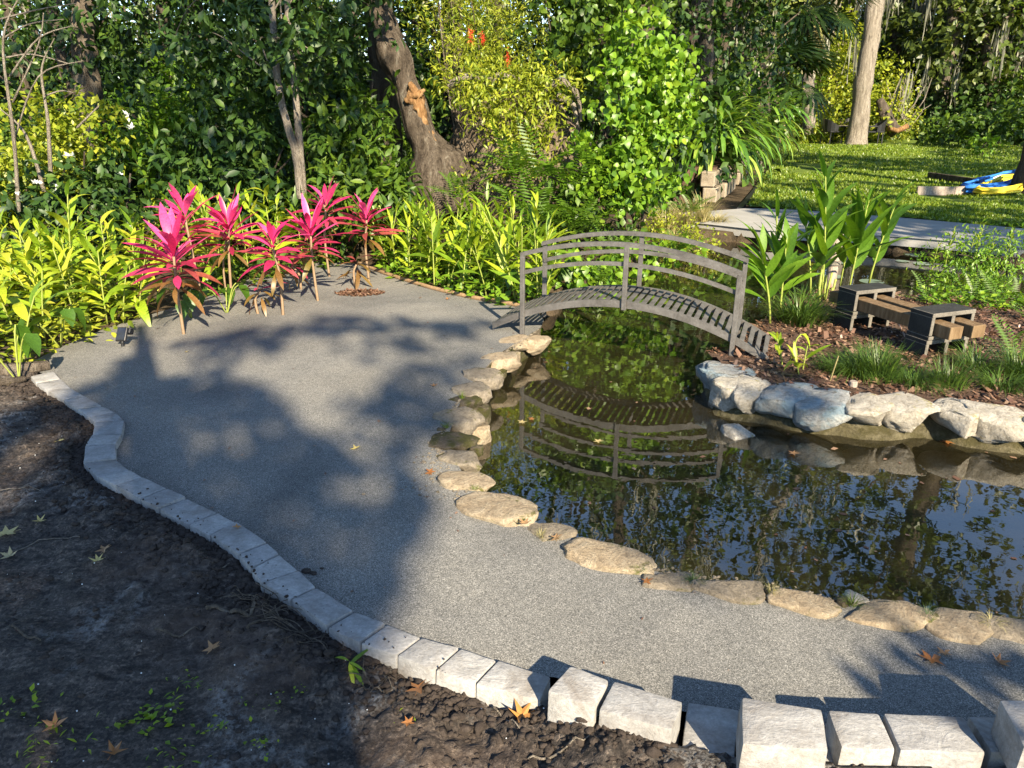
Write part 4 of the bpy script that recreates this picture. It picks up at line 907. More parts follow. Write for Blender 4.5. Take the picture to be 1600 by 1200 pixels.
def tree(name, label, trunk, blobs, n, size, mat, bark='bark', tmpl=LEAF4, seed=1, limbs=5, group=None, sides=14, wob=.25, moss=0, cat='tree', moss_blobs=None, forks=None, **k):
    """trunk: list of (px, py, Y, radius)"""
    rng = np.random.default_rng(seed); r = random.Random(seed)
    T = [at(a, b, c) for a, b, c, _ in trunk]; R_ = [t[3] for t in trunk]; base = T[0].copy(); root = empty(name, base, 0, label, cat, group)
    L_ = [p-base for p in T]; pts = smooth_path(L_, 6); mb = MB(); mb.tube(pts, interp_r(R_, len(pts)), sides, True, wob, seed); mb.build('trunk', M[bark], root, True)
    if blobs:
        BB = np.array(blobs, float); BB[:, :3] -= np.array(base)
        link('crown', cloud('crown', BB, n, size, tmpl, rng, **k), M[mat], root)
        idx = list(range(len(BB))); r.shuffle(idx)
        for i in idx[:limbs]:
            e = Vector(BB[i][:3]); j = int(len(pts)*r.uniform(.5, .98)); s0 = pts[min(j, len(pts)-1)]; m = s0.lerp(e, .5)+Vector((r.uniform(-.3, .3), r.uniform(-.3, .3), r.uniform(.0, .4)))
            q = smooth_path([s0, m, e], 6); mb = MB(); rr = R_[-1]*r.uniform(.3, .5); mb.tube(q, interp_r([rr, rr*.25], len(q)), 7, True, wob, seed+i); mb.build('branch', M[bark], root, True)
    if moss:
        mbs = np.array(moss_blobs if moss_blobs else blobs, float); mbs[:, :3] -= np.array(base); ii = rng.integers(0, len(mbs), moss)
        p = mbs[ii, :3]+rdir(rng, moss)*mbs[ii, 3:6]*.8; d = np.tile([0, 0, -1.0], (moss, 1))+rng.normal(size=(moss, 3))*.07
        link('spanish_moss', scatter('spanish_moss', lance(1, .045, 4, .06, .1, .35, .5), np.repeat(p, 9, 0)+rng.normal(size=(moss*9, 3))*.11, np.repeat(d, 9, 0)+rng.normal(size=(moss*9, 3))*.05, rdir(rng, moss*9), rng.uniform(.35, 1.25, moss*9)*(1 if p[:, 1].mean() < 15 else 1.6), None, rng), M['moss_strand'], root)['kind'] = 'stuff'
    return root

# left bank
plant('shrub', 'sunlit yellow green leafy shrub at the left edge below the dead branches', 'shrub', [Bl(45,225,8.6,70,60), Bl(110,250,8.4,60,45), Bl(20,300,8.2,60,50), Bl(140,205,8.9,45,40)], 3400, .085, 'leaf_yellow', LEAF4, 21, 5, 'shrubs on the left bank')
plant('shrub', 'sunlit small leaved shrub in the gap left of the twin sapling', 'shrub', [Bl(215,185,10.2,70,50), Bl(300,165,10.4,75,55), Bl(290,225,10.2,60,45)], 3600, .08, 'leaf_vine', LEAF4, 22, 4, 'shrubs on the left bank')
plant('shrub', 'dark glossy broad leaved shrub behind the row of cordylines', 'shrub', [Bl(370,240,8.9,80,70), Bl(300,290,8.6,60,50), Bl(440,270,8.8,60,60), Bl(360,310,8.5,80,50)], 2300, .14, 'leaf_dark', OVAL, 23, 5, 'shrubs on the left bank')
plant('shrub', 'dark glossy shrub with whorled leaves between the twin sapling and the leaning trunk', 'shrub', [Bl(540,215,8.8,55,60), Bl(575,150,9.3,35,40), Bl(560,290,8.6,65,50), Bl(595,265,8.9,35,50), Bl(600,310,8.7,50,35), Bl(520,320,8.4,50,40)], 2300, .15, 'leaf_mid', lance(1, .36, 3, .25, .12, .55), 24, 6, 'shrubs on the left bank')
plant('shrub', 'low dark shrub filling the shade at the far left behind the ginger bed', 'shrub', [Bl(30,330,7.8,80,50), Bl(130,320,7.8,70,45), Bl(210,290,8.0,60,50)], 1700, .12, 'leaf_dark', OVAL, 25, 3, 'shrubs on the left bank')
# twin stemmed sapling with the dark canopy over the left half
tree('sapling', 'slender pale twin stemmed tree behind the cordylines with dark glossy leaves', [(470,310,8.2,.048),(463,245,8.2,.042),(445,180,8.2,.038),(432,110,8.3,.036),(424,0,8.5,.034),(410,-120,8.8,.03)],
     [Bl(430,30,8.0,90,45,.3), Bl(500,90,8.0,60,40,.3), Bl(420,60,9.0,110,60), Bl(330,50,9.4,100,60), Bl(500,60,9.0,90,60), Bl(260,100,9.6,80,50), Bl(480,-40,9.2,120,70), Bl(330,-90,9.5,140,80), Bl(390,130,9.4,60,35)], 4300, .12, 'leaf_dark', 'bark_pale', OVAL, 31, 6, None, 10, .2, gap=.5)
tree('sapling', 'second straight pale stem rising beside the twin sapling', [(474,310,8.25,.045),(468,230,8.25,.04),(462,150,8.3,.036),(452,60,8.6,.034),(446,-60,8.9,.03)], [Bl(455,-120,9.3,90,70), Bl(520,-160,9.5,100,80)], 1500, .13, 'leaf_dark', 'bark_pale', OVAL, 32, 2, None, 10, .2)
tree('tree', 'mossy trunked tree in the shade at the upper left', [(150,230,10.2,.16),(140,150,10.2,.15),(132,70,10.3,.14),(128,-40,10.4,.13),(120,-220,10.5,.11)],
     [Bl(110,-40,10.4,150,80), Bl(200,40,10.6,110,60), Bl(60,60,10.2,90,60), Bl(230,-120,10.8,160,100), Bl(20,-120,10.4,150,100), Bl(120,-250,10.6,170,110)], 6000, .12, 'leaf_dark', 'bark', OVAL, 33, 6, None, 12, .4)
# bare pale branches at the left edge
dead = empty('dead_branches', at(30, 330, 7.4), 0, 'tangle of bare pale branches at the upper left edge', 'dead branches'); base = dead.location.copy()
for k, pl_ in enumerate([[(30,330),(20,200),(5,60),(40,-20)],[(22,220),(60,120),(130,95)],[(15,120),(60,60),(115,40)],[(70,300),(40,210),(0,170)],[(80,290),(75,190),(65,110),(85,60)],[(70,150),(95,142),(115,145)],[(10,90),(50,85),(110,100)],[(20,160),(60,70),(68,20)],[(120,200),(150,170),(155,165)],[(0,30),(60,15),(120,5)],[(5,60),(45,38),(100,30)]]):
    p = smooth_path([at(x, y, 7.4+k*.08)-base for x, y in pl_], 5); mb = MB(); mb.tube(p, interp_r([.022 if k in (0, 3, 4) else .010, .004], len(p)), 6, True, .3, k); mb.build('branch', M['bark_pale'], dead, True)
# leaning centre tree, its torn limb and the stump like base
tree('leaning_tree', 'leaning rough barked tree with a torn orange limb beside the root mound', [(700,335,9.7,.40),(690,285,9.75,.32),(672,235,9.8,.24),(652,185,9.8,.20),(630,130,9.85,.19),(610,75,9.9,.185),(590,20,9.95,.18),(576,-40,10,.18),(560,-250,10.4,.16),(620,-480,10.8,.13),(760,-640,11,.11),(880,-790,11.2,.08),(960,-950,11.4,.05)],
     [Bl(520,-420,10.6,130,60), Bl(640,-520,10.8,140,70), Bl(600,-700,11,150,80), Bl(480,-600,11.2,130,70)], 1100, .13, 'leaf_mid', 'bark_rough', LEAF4, 34, 5, None, 32, .7, gap=.52)
tl = empty('torn_limb', at(652, 170, 9.55), 0, 'torn orange bare limb hanging against the leaning trunk', 'broken branch'); b0 = tl.location.copy()
p = smooth_path([at(x, y, 9.62)-b0 for x, y in [(640,128),(648,152),(656,178),(664,203),(678,228),(694,252)]], 5); mb = MB(); mb.tube(p, interp_r([.02, .09, .075, .06, .05, .02], len(p)), 18, True, 1.0, 4); mb.build('limb', M['bark_split'], tl, True)
p = smooth_path([at(x, y, 9.58)-b0 for x, y in [(634,160),(644,150),(656,146),(664,140)]], 4); mb = MB(); mb.tube(p, interp_r([.03, .05, .02], len(p)), 8, True, .9, 9); mb.build('knot', M['bark_split'], tl, True)
tree('tree', 'dark upright trunk close behind the leaning tree', [(610,260,10.6,.2),(603,170,10.6,.19),(598,80,10.7,.18),(590,-40,10.8,.17),(580,-260,11,.13)], [Bl(560,-300,11,150,90), Bl(680,-220,11.2,130,80), Bl(620,-120,11.2,110,70)], 1900, .13, 'leaf_mid', 'bark_dark', OVAL, 35, 3, None, 12, .35)
# root mound
def mound(cpx, cpy, Y, rx, ry, rz_, seed, name, label, cat, mat):
    c = at(cpx, cpy, Y); U = ICO_V; o_ = seed*3.1
    r = 1+.45*fbm(U[:, 0]*1.6+o_, U[:, 1]*1.6, U[:, 2]*1.6)+.22*fbm(U[:, 0]*6+o_, U[:, 1]*6, U[:, 2]*3)+.16*np.abs(fbm(U[:, 0]*14, U[:, 1]*14+o_, U[:, 2]*5))
    P = U*r[:, None]*np.array([rx, rz_, ry]); o = link(name, mesh_np(name, P, ICO_F, None, True), M[mat]); o.location = c; return tag(o, label, cat)
mound(812, 262, 10.3, .95, .98, .7, 2, 'root_mound', 'big upturned root mass of brown soil and roots draped in vines', 'root mass', 'rootmass')
mound(676, 290, 9.75, .33, .50, .3, 5, 'tree_stump', 'gnarled grey stump at the foot of the leaning tree', 'stump', 'bark_rough')
rts = empty('hanging_roots', at(885, 130, 9.6), 0, 'twisted brown roots sticking out at the right of the root mound', 'roots'); b0 = rts.location.copy()
for k, pl_ in enumerate([[(850,140),(880,128),(902,150),(908,190)],[(870,150),(895,165),(903,200)],[(840,170),(862,160),(885,175)],[(760,130),(785,118),(815,125)],[(700,135),(730,120),(760,128)]]):
    p = smooth_path([at(x, y, 9.6+.05*k)-b0 for x, y in pl_], 5); mb = MB(); mb.tube(p, interp_r([.05, .04, .015], len(p)), 8, True, .5, k); mb.build('root', M['bark_pale'], rts, True)
plant('vine', 'yellow green vines trailing over the sunlit root mound', 'vine', [Bl(740,180,9.5,35,50,.2), Bl(790,150,9.5,70,25,.2), Bl(850,170,9.4,60,35,.2), Bl(860,230,9.4,50,45,.2), Bl(770,230,9.4,50,50,.2), Bl(735,120,9.8,60,20,.2), Bl(800,135,9.7,70,25,.3), Bl(850,125,9.7,50,25,.3), Bl(815,190,9.4,80,30,.2), Bl(720,230,9.6,20,70,.2)], 3600, .085, 'leaf_yellow', lance(1, .3, 3, .3, .1, .45), 41, 4, None, .012, gap=.42, gscale=2.6)
# fine leaved bottlebrush in the sun above the mound
plant('bottlebrush', 'yellow green fine leaved bottlebrush bush with a few red flowers above the root mound', 'bush', [Bl(720,40,10.6,70,50), Bl(780,70,10.5,60,50), Bl(700,95,10.4,55,30), Bl(800,20,10.8,70,50), Bl(690,10,10.8,60,50), Bl(760,115,10.3,50,25), Bl(740,-50,10.9,100,50)], 9000, .07, 'leaf_yellow', lance(1, .22, 2, .1, .1, .5), 42, 6, None, .02, 'bark', per=9, spread=.3, down=.0)
for i, (px, py) in enumerate([(754,62),(793,92),(735,55)]):
    o = link('red_flower', scatter('red_flower', (np.array([(-.05, 0, 0), (.05, 0, 0), (0, 1, 0)]), np.array([(0, 1, 2)])), np.zeros((70, 3))+RNG.normal(size=(70, 3))*[.012, .012, .045], rdir(RNG, 70), rdir(RNG, 70), .055), M['red_flower']); o.location = at(px, py, 9.95)
    tag(o, ['red bottlebrush flower in the middle of the yellow green bush', 'red bottlebrush flower lowest on the right of the bush', 'small red bottlebrush flower at the left of the three'][i], 'flower', 'red bottlebrush flowers')
# leafy vine covered shrubs right of the mound
plant('shrub', 'tall bright green heart leaved shrub overhanging the far end of the bridge', 'shrub', [Bl(1000,75,9.3,40,45), Bl(985,150,9.1,55,45), Bl(1030,200,9.2,45,55), Bl(955,210,9.0,45,50), Bl(1005,265,9.0,55,45), Bl(945,280,9.0,40,35), Bl(1035,130,9.4,40,50)], 4600, .092, 'leaf_vine', HEART, 43, 7, None, .022, 'bark_dark', base=at(985, 352, 9.2), down=.75, upn=.1, gap=.42, gscale=2.4)
plant('vine', 'curtain of heart leaved climbing vine at the top centre', 'vine', [Bl(870,30,10.4,60,50), Bl(930,60,10.3,55,50), Bl(900,110,10.2,55,40), Bl(980,10,10.5,60,45), Bl(930,-40,10.6,90,50), Bl(870,90,10.3,40,40)], 2700, .10, 'leaf_mid', HEART, 44, 5, None, .015, down=.7, upn=.1)
plant('shrub', 'shaded leafy bank below the bright green shrub', 'shrub', [Bl(920,330,9.0,50,30), Bl(880,330,9.0,40,40), Bl(940,370,8.6,60,25)], 900, .10, 'leaf_mid', LEAF4, 45, 2)
plant('creeper', 'low ivy like creeper spilling down the pond bank behind the bridge', 'creeper', [Bl(880,420,7.3,40,22,.25), Bl(930,428,7.6,45,18,.3), Bl(985,412,8.2,50,18,.3), Bl(1040,400,8.8,50,16,.3)], 900, .085, 'leaf_vine', HEART, 46, 0, gap=.25)
plant('shrub', 'pale small leaved bush spilling over the far pond bank', 'bush', [Bl(1045,370,9.8,38,26,.3), Bl(1085,385,9.8,32,18,.3), Bl(1110,410,9.2,24,16,.25)], 1500, .05, 'leaf_yellow', LEAF4, 47, 3)
# right of the bench
plant('shrub', 'leafy shrub with upright whorled shoots at the pond edge behind the bench', 'shrub', [Bl(1490,410,7.7,45,30,.3), Bl(1530,400,7.8,45,35,.3), Bl(1575,410,7.7,40,40,.3), Bl(1520,440,7.4,60,20,.3)], 2500, .055, 'leaf_vine', lance(1, .34, 2, .2, .1, .55), 48, 6, None, .01, gap=.3)
SH = [me_from('leaf', lance(1, .3, 3, .2, .1, .55), M['ginger_c'])]
for i, (px, py) in enumerate([(1492,356),(1525,362),(1538,350),(1584,360),(1467,380),(1555,372)]):
    t_ = at(px, py, 7.7); leafy_stem('leafy_shoot', t_-Vector((.02, 0, .42)), t_, SH, 12, .085, ['upright leafy shoot, leftmost of the tall ones over the concrete path', 'second upright leafy shoot on the shrub behind the bench', 'tallest upright leafy shoot on the shrub behind the bench', 'yellowest upright shoot at the right edge of the shrub', 'low dark shoot at the left end of the shrub', 'shoot between the tallest and the yellowest ones'][i], 'plant shoot', 'upright shoots of the shrub behind the bench', M['stem'], .005, .35)

# ------------------------------------------------------------------ the far side: oak, palms, woods
tree('oak_tree', 'tall pale barked oak leaning slightly right on the lawn by the table and chairs', [(1336,234,31.5,.50),(1338,215,31.5,.40),(1344,170,31.5,.355),(1352,110,31.5,.335),(1362,50,31.6,.325),(1368,-10,31.8,.335),(1372,-120,32,.38),(1400,-260,32.5,.33),(1440,-430,33,.26),(1400,-640,33,.2),(1420,-820,33,.1)],
     [Bl(1300,-330,32,90,50), Bl(1430,-380,33,110,60), Bl(1520,-300,32,100,50), Bl(1360,-480,34,130,60), Bl(1240,-420,33,100,60), Bl(1480,-520,34,120,50)], 2600, .34, 'leaf_far', 'bark_pale', LEAF4, 51, 7, None, 20, .18, 40, gap=.5, per=7, spread=.9)
plant('bush', 'large sunlit yellow bush behind the oak and the garden chairs', 'bush', [Bl(1290,130,35,60,55), Bl(1240,170,35,40,40), Bl(1350,150,35.5,60,55), Bl(1300,80,35.5,40,45), Bl(1290,40,36,30,35), Bl(1385,175,35,40,30), Bl(1260,110,35,45,45), Bl(1315,185,34.5,80,30)], 9000, .20, 'leaf_yellow', LEAF4, 52, 8, None, .05, per=7, spread=.6, down=.1)
plant('shrub', 'low yellow green weeds along the far edge of the lawn left of the chairs', 'weeds', [Bl(1250,212,32.8,38,12,1), Bl(1215,205,33,30,14,1), Bl(1285,200,33.5,40,14,1), Bl(1390,200,34,50,16,1)], 2600, .16, 'leaf_yellow', lance(1, .25, 2, .2, .1, .5), 53, 0)
plant('shrub', 'low dark green shrub at the far right edge of the lawn', 'shrub', [Bl(1560,195,29,60,18,1.5), Bl(1600,185,29,50,22,1.5), Bl(1520,200,29,40,14,1.2), Bl(1480,205,31,40,14,1.2)], 2400, .22, 'leaf_mid', LEAF4, 54, 3)
plant('shrub', 'leafy sapling standing in the lawn border at the far right', 'shrub', [Bl(1535,226,25,12,7,.4)], 160, .16, 'leaf_vine', LEAF4, 55, 2)
tree('tree', 'dark reddish trunk left of the palms at the top centre', [(1104,140,17,.2),(1103,80,17,.19),(1101,20,17,.18),(1100,-60,17,.17),(1095,-260,17.2,.12)],
     [Bl(1090,-60,17,110,60), Bl(1150,20,18,70,50), Bl(1050,-160,17.5,140,80), Bl(1180,-120,18,120,70), Bl(1110,-300,18,160,90)], 4200, .17, 'leaf_dark', 'bark', LEAF4, 56, 5, None, 12, .3)
tree('tree', 'leaning vine hung trunk in the shade above the shell ginger', [(1165,150,20,.16),(1168,90,20,.15),(1160,20,20,.14),(1150,-60,20,.12)], [Bl(1165,60,20,50,50), Bl(1190,-40,20,70,60), Bl(1130,60,21,50,40)], 2500, .18, 'leaf_far', 'bark', LEAF4, 57, 3, None, 10, .3, 14, moss_blobs=[Bl(1180,30,19.8,40,30)])
def palm(label, trunk, cpx, n, L_, seed, skirt=30):
    T = [at(a, b, c) for a, b, c, _ in trunk]; base = T[0].copy(); root = empty('palm_tree', base, 0, label, 'palm tree', 'palms beyond the shell ginger')
    pts = smooth_path([p-base for p in T], 6); mb = MB(); mb.tube(pts, interp_r([t[3] for t in trunk], len(pts)), 12, True, .35, seed); mb.build('trunk', M['bark_pale'], root, True)
    rng = np.random.default_rng(seed); c = np.array(pts[-1]); a = rng.random(n)*2*pi; el = rng.uniform(-.5, 1.2, n); d = np.stack([np.cos(a)*np.cos(el), np.sin(a)*np.cos(el), np.sin(el)], 1)
    pos = c+d*L_*.9
    me_ = None
    for i in range(n):
        mb = MB(); p0 = Vector(c); p1 = Vector(pos[i]); mb.tube([p0, p0.lerp(p1, .5)+Vector((0, 0, .08)), p1], .022, 4); st = mb.build('leaf_stalk', M['stem'], root, True)
        if me_ is None: me_ = mesh_np('fan_leaf', *fan(18, 1.0)); me_.materials.append(M['leaf_mid'])
        put('fan_leaf', me_, root, pos[i], d[i]+np.array([0, 0, -.35]), L_*rng.uniform(.8, 1.1))
    if skirt:
        k = skirt; a = rng.random(k)*2*pi; d = np.stack([np.cos(a)*.35, np.sin(a)*.35, -np.ones(k)], 1)
        link('dead_fronds', scatter('dead_fronds', lance(1, .09, 4, .1, .1, .5), np.tile(c, (k, 1))+d*.1, d, rdir(rng, k), L_*rng.uniform(1, 1.9, k), None, rng), M['straw'], root)
palm('tall cabbage palm with a skirt of dead fronds at the top right of centre', [(1265,200,27,.2),(1262,120,27,.19),(1268,60,27,.19),(1272,12,27,.2)], None, 20, 1.15, 61)
palm('short fan palm in the shade beside the lawn ditch', [(1218,190,24,.24),(1216,160,24,.24),(1214,130,24,.22)], None, 18, 1.2, 62, 12)
palm('fan palm with drooping fronds at the top above the shell ginger', [(1215,190,29,.2),(1222,90,29,.19),(1225,10,29,.2)], None, 18, 1.2, 63, 40)
tree('tree', 'straight pale dead trunk rising through the yellow bush', [(1300,190,36,.22),(1303,100,36,.2),(1306,20,36,.18),(1309,-60,36,.15)], None, 0, 0, 'leaf_far', 'bark_pale', LEAF4, 58, 0, None, 10, .2)
tree('tree', 'pale moss hung trunk left of the yellow bush', [(1262,210,33,.24),(1264,120,33,.22),(1270,40,33,.2),(1272,-60,33,.18)], [Bl(1270,-90,33,60,40)], 700, .3, 'leaf_far', 'bark_pale', LEAF4, 59, 1, None, 10, .2, 16, moss_blobs=[Bl(1265,50,32.6,30,40)])
tree('tree', 'dark leaning trunk at the right edge above the coiled hoses', [(1600,322,15.0,.40),(1604,296,15.0,.29),(1616,255,15.0,.25),(1634,190,15.0,.24),(1658,60,15.1,.23),(1675,-120,15.2,.22),(1695,-400,15.4,.22),(1753,-690,15.6,.20),(1783,-956,15.8,.16),(1790,-1250,16,.10)],
     [Bl(1600,-330,15.5,150,70), Bl(1720,-300,15.5,150,90), Bl(1650,-480,16,180,80), Bl(1500,-480,16,120,60), Bl(1560,-640,16.5,150,80), Bl(1720,-640,16.5,180,100), Bl(1420,-640,16.5,110,60), Bl(1650,-850,16,260,140), Bl(1900,-500,16,240,140), Bl(1850,-760,16,260,140), Bl(1980,-950,16,260,150), Bl(2150,-1050,16,260,160), Bl(1700,-1080,16,260,150), Bl(1520,-880,16,220,130), Bl(2050,-700,16,220,130)], 9500, .2, 'leaf_far', 'bark_dark', LEAF4, 60, 5, None, 16, .3, 30, gap=.5)
# woods closing the view: each tree its own object, crowns shared between look alikes
rngw = np.random.default_rng(77)
def crown_me(seed, w, h, n, size, mat, gap=.42, lo=.0):
    rng = np.random.default_rng(seed); bl = []
    for i in range(11):
        z = h*(lo+(1-lo)*rng.random()); rr = w*(.28+.22*rng.random()); a = rng.random()*2*pi; q = w*.55*rng.random()*(1.1-.4*z/h); bl.append((q*math.cos(a), q*math.sin(a), z, rr, rr, rr*.75))
    me = cloud('crown', bl, n, size, LEAF4, rng, per=7, spread=size*2.4, gap=gap, gscale=.9); me.materials.append(M[mat]); return me
def trunk_me(seed, h, r, mat):
    rd = random.Random(seed); pts = smooth_path([Vector((0, 0, -.3)), Vector((rd.uniform(-.2, .2), 0, h*.4)), Vector((rd.uniform(-.5, .5), rd.uniform(-.3, .3), h))], 6)
    mb = MB(); mb.tube(pts, interp_r([r*1.25, r, r*.45], len(pts)), 9, True, .3, seed)
    for k in range(5):
        p = pts[int(len(pts)*rd.uniform(.4, .95))]; a = rd.random()*2*pi; e = p+Vector((math.cos(a)*h*.25, math.sin(a)*h*.25, h*.16)); mb.tube([p, p.lerp(e, .5)+Vector((0, 0, -.15)), e], [r*.35, r*.22, r*.08], 6)
    me = mb.mesh('trunk', True); me.materials.append(M[mat]); return me
def thick(what, x, Y):
    qx = float(proj((x, Y, 1.5))[0]); row = 'nearest row' if Y < 13.5 else 'second row' if Y < 16.5 else 'third row' if Y < 22 else 'last row'
    for lim, t in ((120, 'by the left edge'), (260, 'behind the white flowers'), (400, 'left of the twin sapling'), (520, 'behind the twin sapling'), (640, 'left of the leaning trunk'), (760, 'behind the bottlebrush bush'), (900, 'behind the root mound'), (1100, 'behind the heart leaved shrub'), (9999, 'behind the shell ginger')):
        if qx < lim: return what+' in the '+row+' of thicket '+t
def woods(what, a, Y):
    row = 'nearest row' if Y < 41 else 'second row' if Y < 50 else 'last row'
    for lim, t in ((.30, 'behind the palms'), (.42, 'left of the oak'), (.50, 'behind the oak'), (.58, 'right of the oak'), (.68, 'above the hoses'), (.78, 'behind the dark leaning trunk'), (9, 'beyond the right edge')):
        if a < lim: return what+' in the '+row+' of far woods '+t
NEARC = [crown_me(81+i, 3.2, 7.6, 3600, .16, ['leaf_dark', 'leaf_mid', 'leaf_dark'][i]) for i in range(3)]; NEART = [trunk_me(91+i, 6.5, .14, 'bark_dark') for i in range(3)]
FARC = [crown_me(84+i, 5.5, 15, 5200, .34, ['leaf_far', 'leaf_mid', 'leaf_far', 'leaf_dark'][i], .40) for i in range(4)]; FART = [trunk_me(95+i, 15, .3, 'bark') for i in range(4)]
def wood_tree(x, y, cm, tm, s, rz, label, group, mossn=None):
    o = empty('woodland_tree', (x, y, 0), rz, label, 'tree', group); o.scale = (s, s, s)
    t = bpy.data.objects.new('trunk', tm); COL.objects.link(t); t.parent = o
    c = bpy.data.objects.new('crown', cm); COL.objects.link(c); c.parent = o
    if mossn is not None:
        m = bpy.data.objects.new('spanish_moss', mossn); COL.objects.link(m); m.parent = o; m['kind'] = 'stuff'
    return o
k = 0
for Y, xs_ in ((12.6, (-9.5, -7.2, -5.2, -3.2, -.6, 1.6)), (15.5, (-12, -9.3, -6.4, -3.8, -1.2, 1.4, 3.6)), (19.5, (-15, -11, -7.4, -4, -.6, 2.6, 5.6))):
    for x in xs_:
        s = (.80 if Y < 14 else .95)*rngw.uniform(.85, 1.1); wood_tree(x+rngw.uniform(-.5, .5), Y+rngw.uniform(-.5, .5), NEARC[k % 3], NEART[(k*2) % 3], s, rngw.uniform(0, 6.28), thick('dark woodland tree', x, Y), 'trees in the left thicket'); k += 1
def moss_me(seed, n):
    rng = np.random.default_rng(seed); p = np.stack([rng.normal(0, 3, n), rng.normal(0, 3, n), rng.uniform(3, 14, n)], 1)
    P = np.repeat(p, 12, 0)+rng.normal(size=(n*12, 3))*.16; d = np.tile([0, 0, -1.0], (n*12, 1))+rng.normal(size=(n*12, 3))*.07
    me = scatter('spanish_moss', lance(1, .05, 3, .05, .1, .3, .6), P, d, rdir(rng, n*12), rng.uniform(.6, 2.2, n*12), None, rng); me.materials.append(M['moss_strand']); return me
MOSS = [moss_me(5, 34), moss_me(6, 40)]
for Y, az in ((38, np.linspace(.36, .86, 9)), (45, np.linspace(.22, .9, 11)), (54, np.linspace(.1, .95, 13))):
    for a in az:
        if Y == 38 and a < .50: continue
        s = rngw.uniform(.85, 1.12)*(Y/42)**.5; wood_tree(a*Y*1.0+rngw.uniform(-1.5, 1.5), Y+rngw.uniform(-2, 2), FARC[k % 4], FART[(k*3) % 4], s, rngw.uniform(0, 6.28), woods('tall moss hung tree', a, Y), 'trees in the woods beyond the lawn', MOSS[k % 2]); k += 1
for a in np.linspace(-.9, .3, 12):
    wood_tree(a*34+rngw.uniform(-1, 1), 34+rngw.uniform(-3, 3), FARC[k % 4], FART[k % 4], .78, rngw.uniform(0, 6.28), thick('distant tree glimpsed between leaves', a*34, 34), 'distant trees behind the left thicket', MOSS[k % 2]); k += 1
# dark understorey under the far woods
for i, a in enumerate(np.linspace(.30, .92, 14)):
    Y = 37+(i % 3)*2.5; x = a*Y
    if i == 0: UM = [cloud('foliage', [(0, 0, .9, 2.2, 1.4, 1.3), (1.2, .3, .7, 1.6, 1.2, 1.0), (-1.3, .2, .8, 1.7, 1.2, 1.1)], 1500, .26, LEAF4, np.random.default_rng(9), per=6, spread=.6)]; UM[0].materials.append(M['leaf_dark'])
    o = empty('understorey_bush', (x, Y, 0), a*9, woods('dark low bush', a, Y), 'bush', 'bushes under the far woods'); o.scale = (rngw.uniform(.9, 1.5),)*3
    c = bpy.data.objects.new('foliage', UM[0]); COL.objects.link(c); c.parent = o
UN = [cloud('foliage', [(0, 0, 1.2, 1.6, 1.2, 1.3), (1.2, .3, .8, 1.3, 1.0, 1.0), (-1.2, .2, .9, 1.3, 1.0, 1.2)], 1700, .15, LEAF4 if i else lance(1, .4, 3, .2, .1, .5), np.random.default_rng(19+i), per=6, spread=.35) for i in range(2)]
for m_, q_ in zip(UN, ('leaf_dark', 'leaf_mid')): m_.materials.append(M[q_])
# understorey and deeper trees closing the gaps on the left, tall open crowned trees seen mostly in the pond's reflection
for Y, xs_, sc_ in ((11.3, (-9.5, -7.6, -6.0, -4.6, -3.2, -1.9), .62), (14, (-12, -9.5, -7, -4.8, -2.6, -.4, 1.8), .8), (17.5, (-15, -12, -9, -6, -3, 0, 3), 1.0), (24, (-20, -16, -12, -8, -4, 0, 4), 1.35)):
    for x in xs_:
        o = empty('understorey_bush', (x+rngw.uniform(-.4, .4), Y+rngw.uniform(-.4, .4), 0), rngw.uniform(0, 6.3), thick('dark leafy bush', x, Y), 'bush', 'bushes in the left thicket'); o.scale = (sc_, sc_, sc_*1.35)
        c = bpy.data.objects.new('foliage', UM[k % len(UM)] if Y > 12 else UN[k % 2]); COL.objects.link(c); c.parent = o; k += 1

for i, (tr_, bl_, lb) in enumerate([
    ([(1010,200,15,.22),(1005,60,15,.2),(1010,-150,15,.17),(1040,-420,15.4,.13),(1060,-640,15.8,.07)], [Bl(980,-380,15.5,130,70), Bl(1100,-420,15.5,120,70), Bl(1150,-620,16,120,70)], 'tall open crowned tree rising behind the heart leaved shrub'),
    ([(1190,180,22,.28),(1185,20,22,.26),(1180,-200,22,.22),(1210,-430,22.5,.19),(1225,-680,23,.15),(1260,-1000,23.5,.08)], [Bl(1100,-800,23,170,90), Bl(1250,-900,23,170,90), Bl(1390,-980,23,170,90), Bl(1450,-780,23,170,90), Bl(1180,-1080,23,170,90), Bl(1330,-760,23,150,80), Bl(1160,-330,22,110,70), Bl(1250,-420,22.5,120,70), Bl(1200,-560,23,150,80), Bl(1310,-600,23,110,60)], 'tall open crowned tree rising behind the shell ginger'),
    ([(1545,200,38,.22),(1540,40,38,.2),(1545,-180,38,.18),(1540,-420,38.5,.14),(1540,-640,39,.07)], [Bl(1440,-330,36,110,70), Bl(1530,-400,36.5,120,70), Bl(1480,-560,37,130,80), Bl(1590,-560,37,110,60)], 'tall open crowned tree in the dark woods right of the oak')]):
    tree('tree', lb, tr_, bl_, [1500, 3600, 1900][i], .16 if i < 1 else .27, 'leaf_far', 'bark_dark', LEAF4, 70+i, 12, None, 12, .25, 26, gap=.5, per=7, spread=.5 if i < 1 else .9)
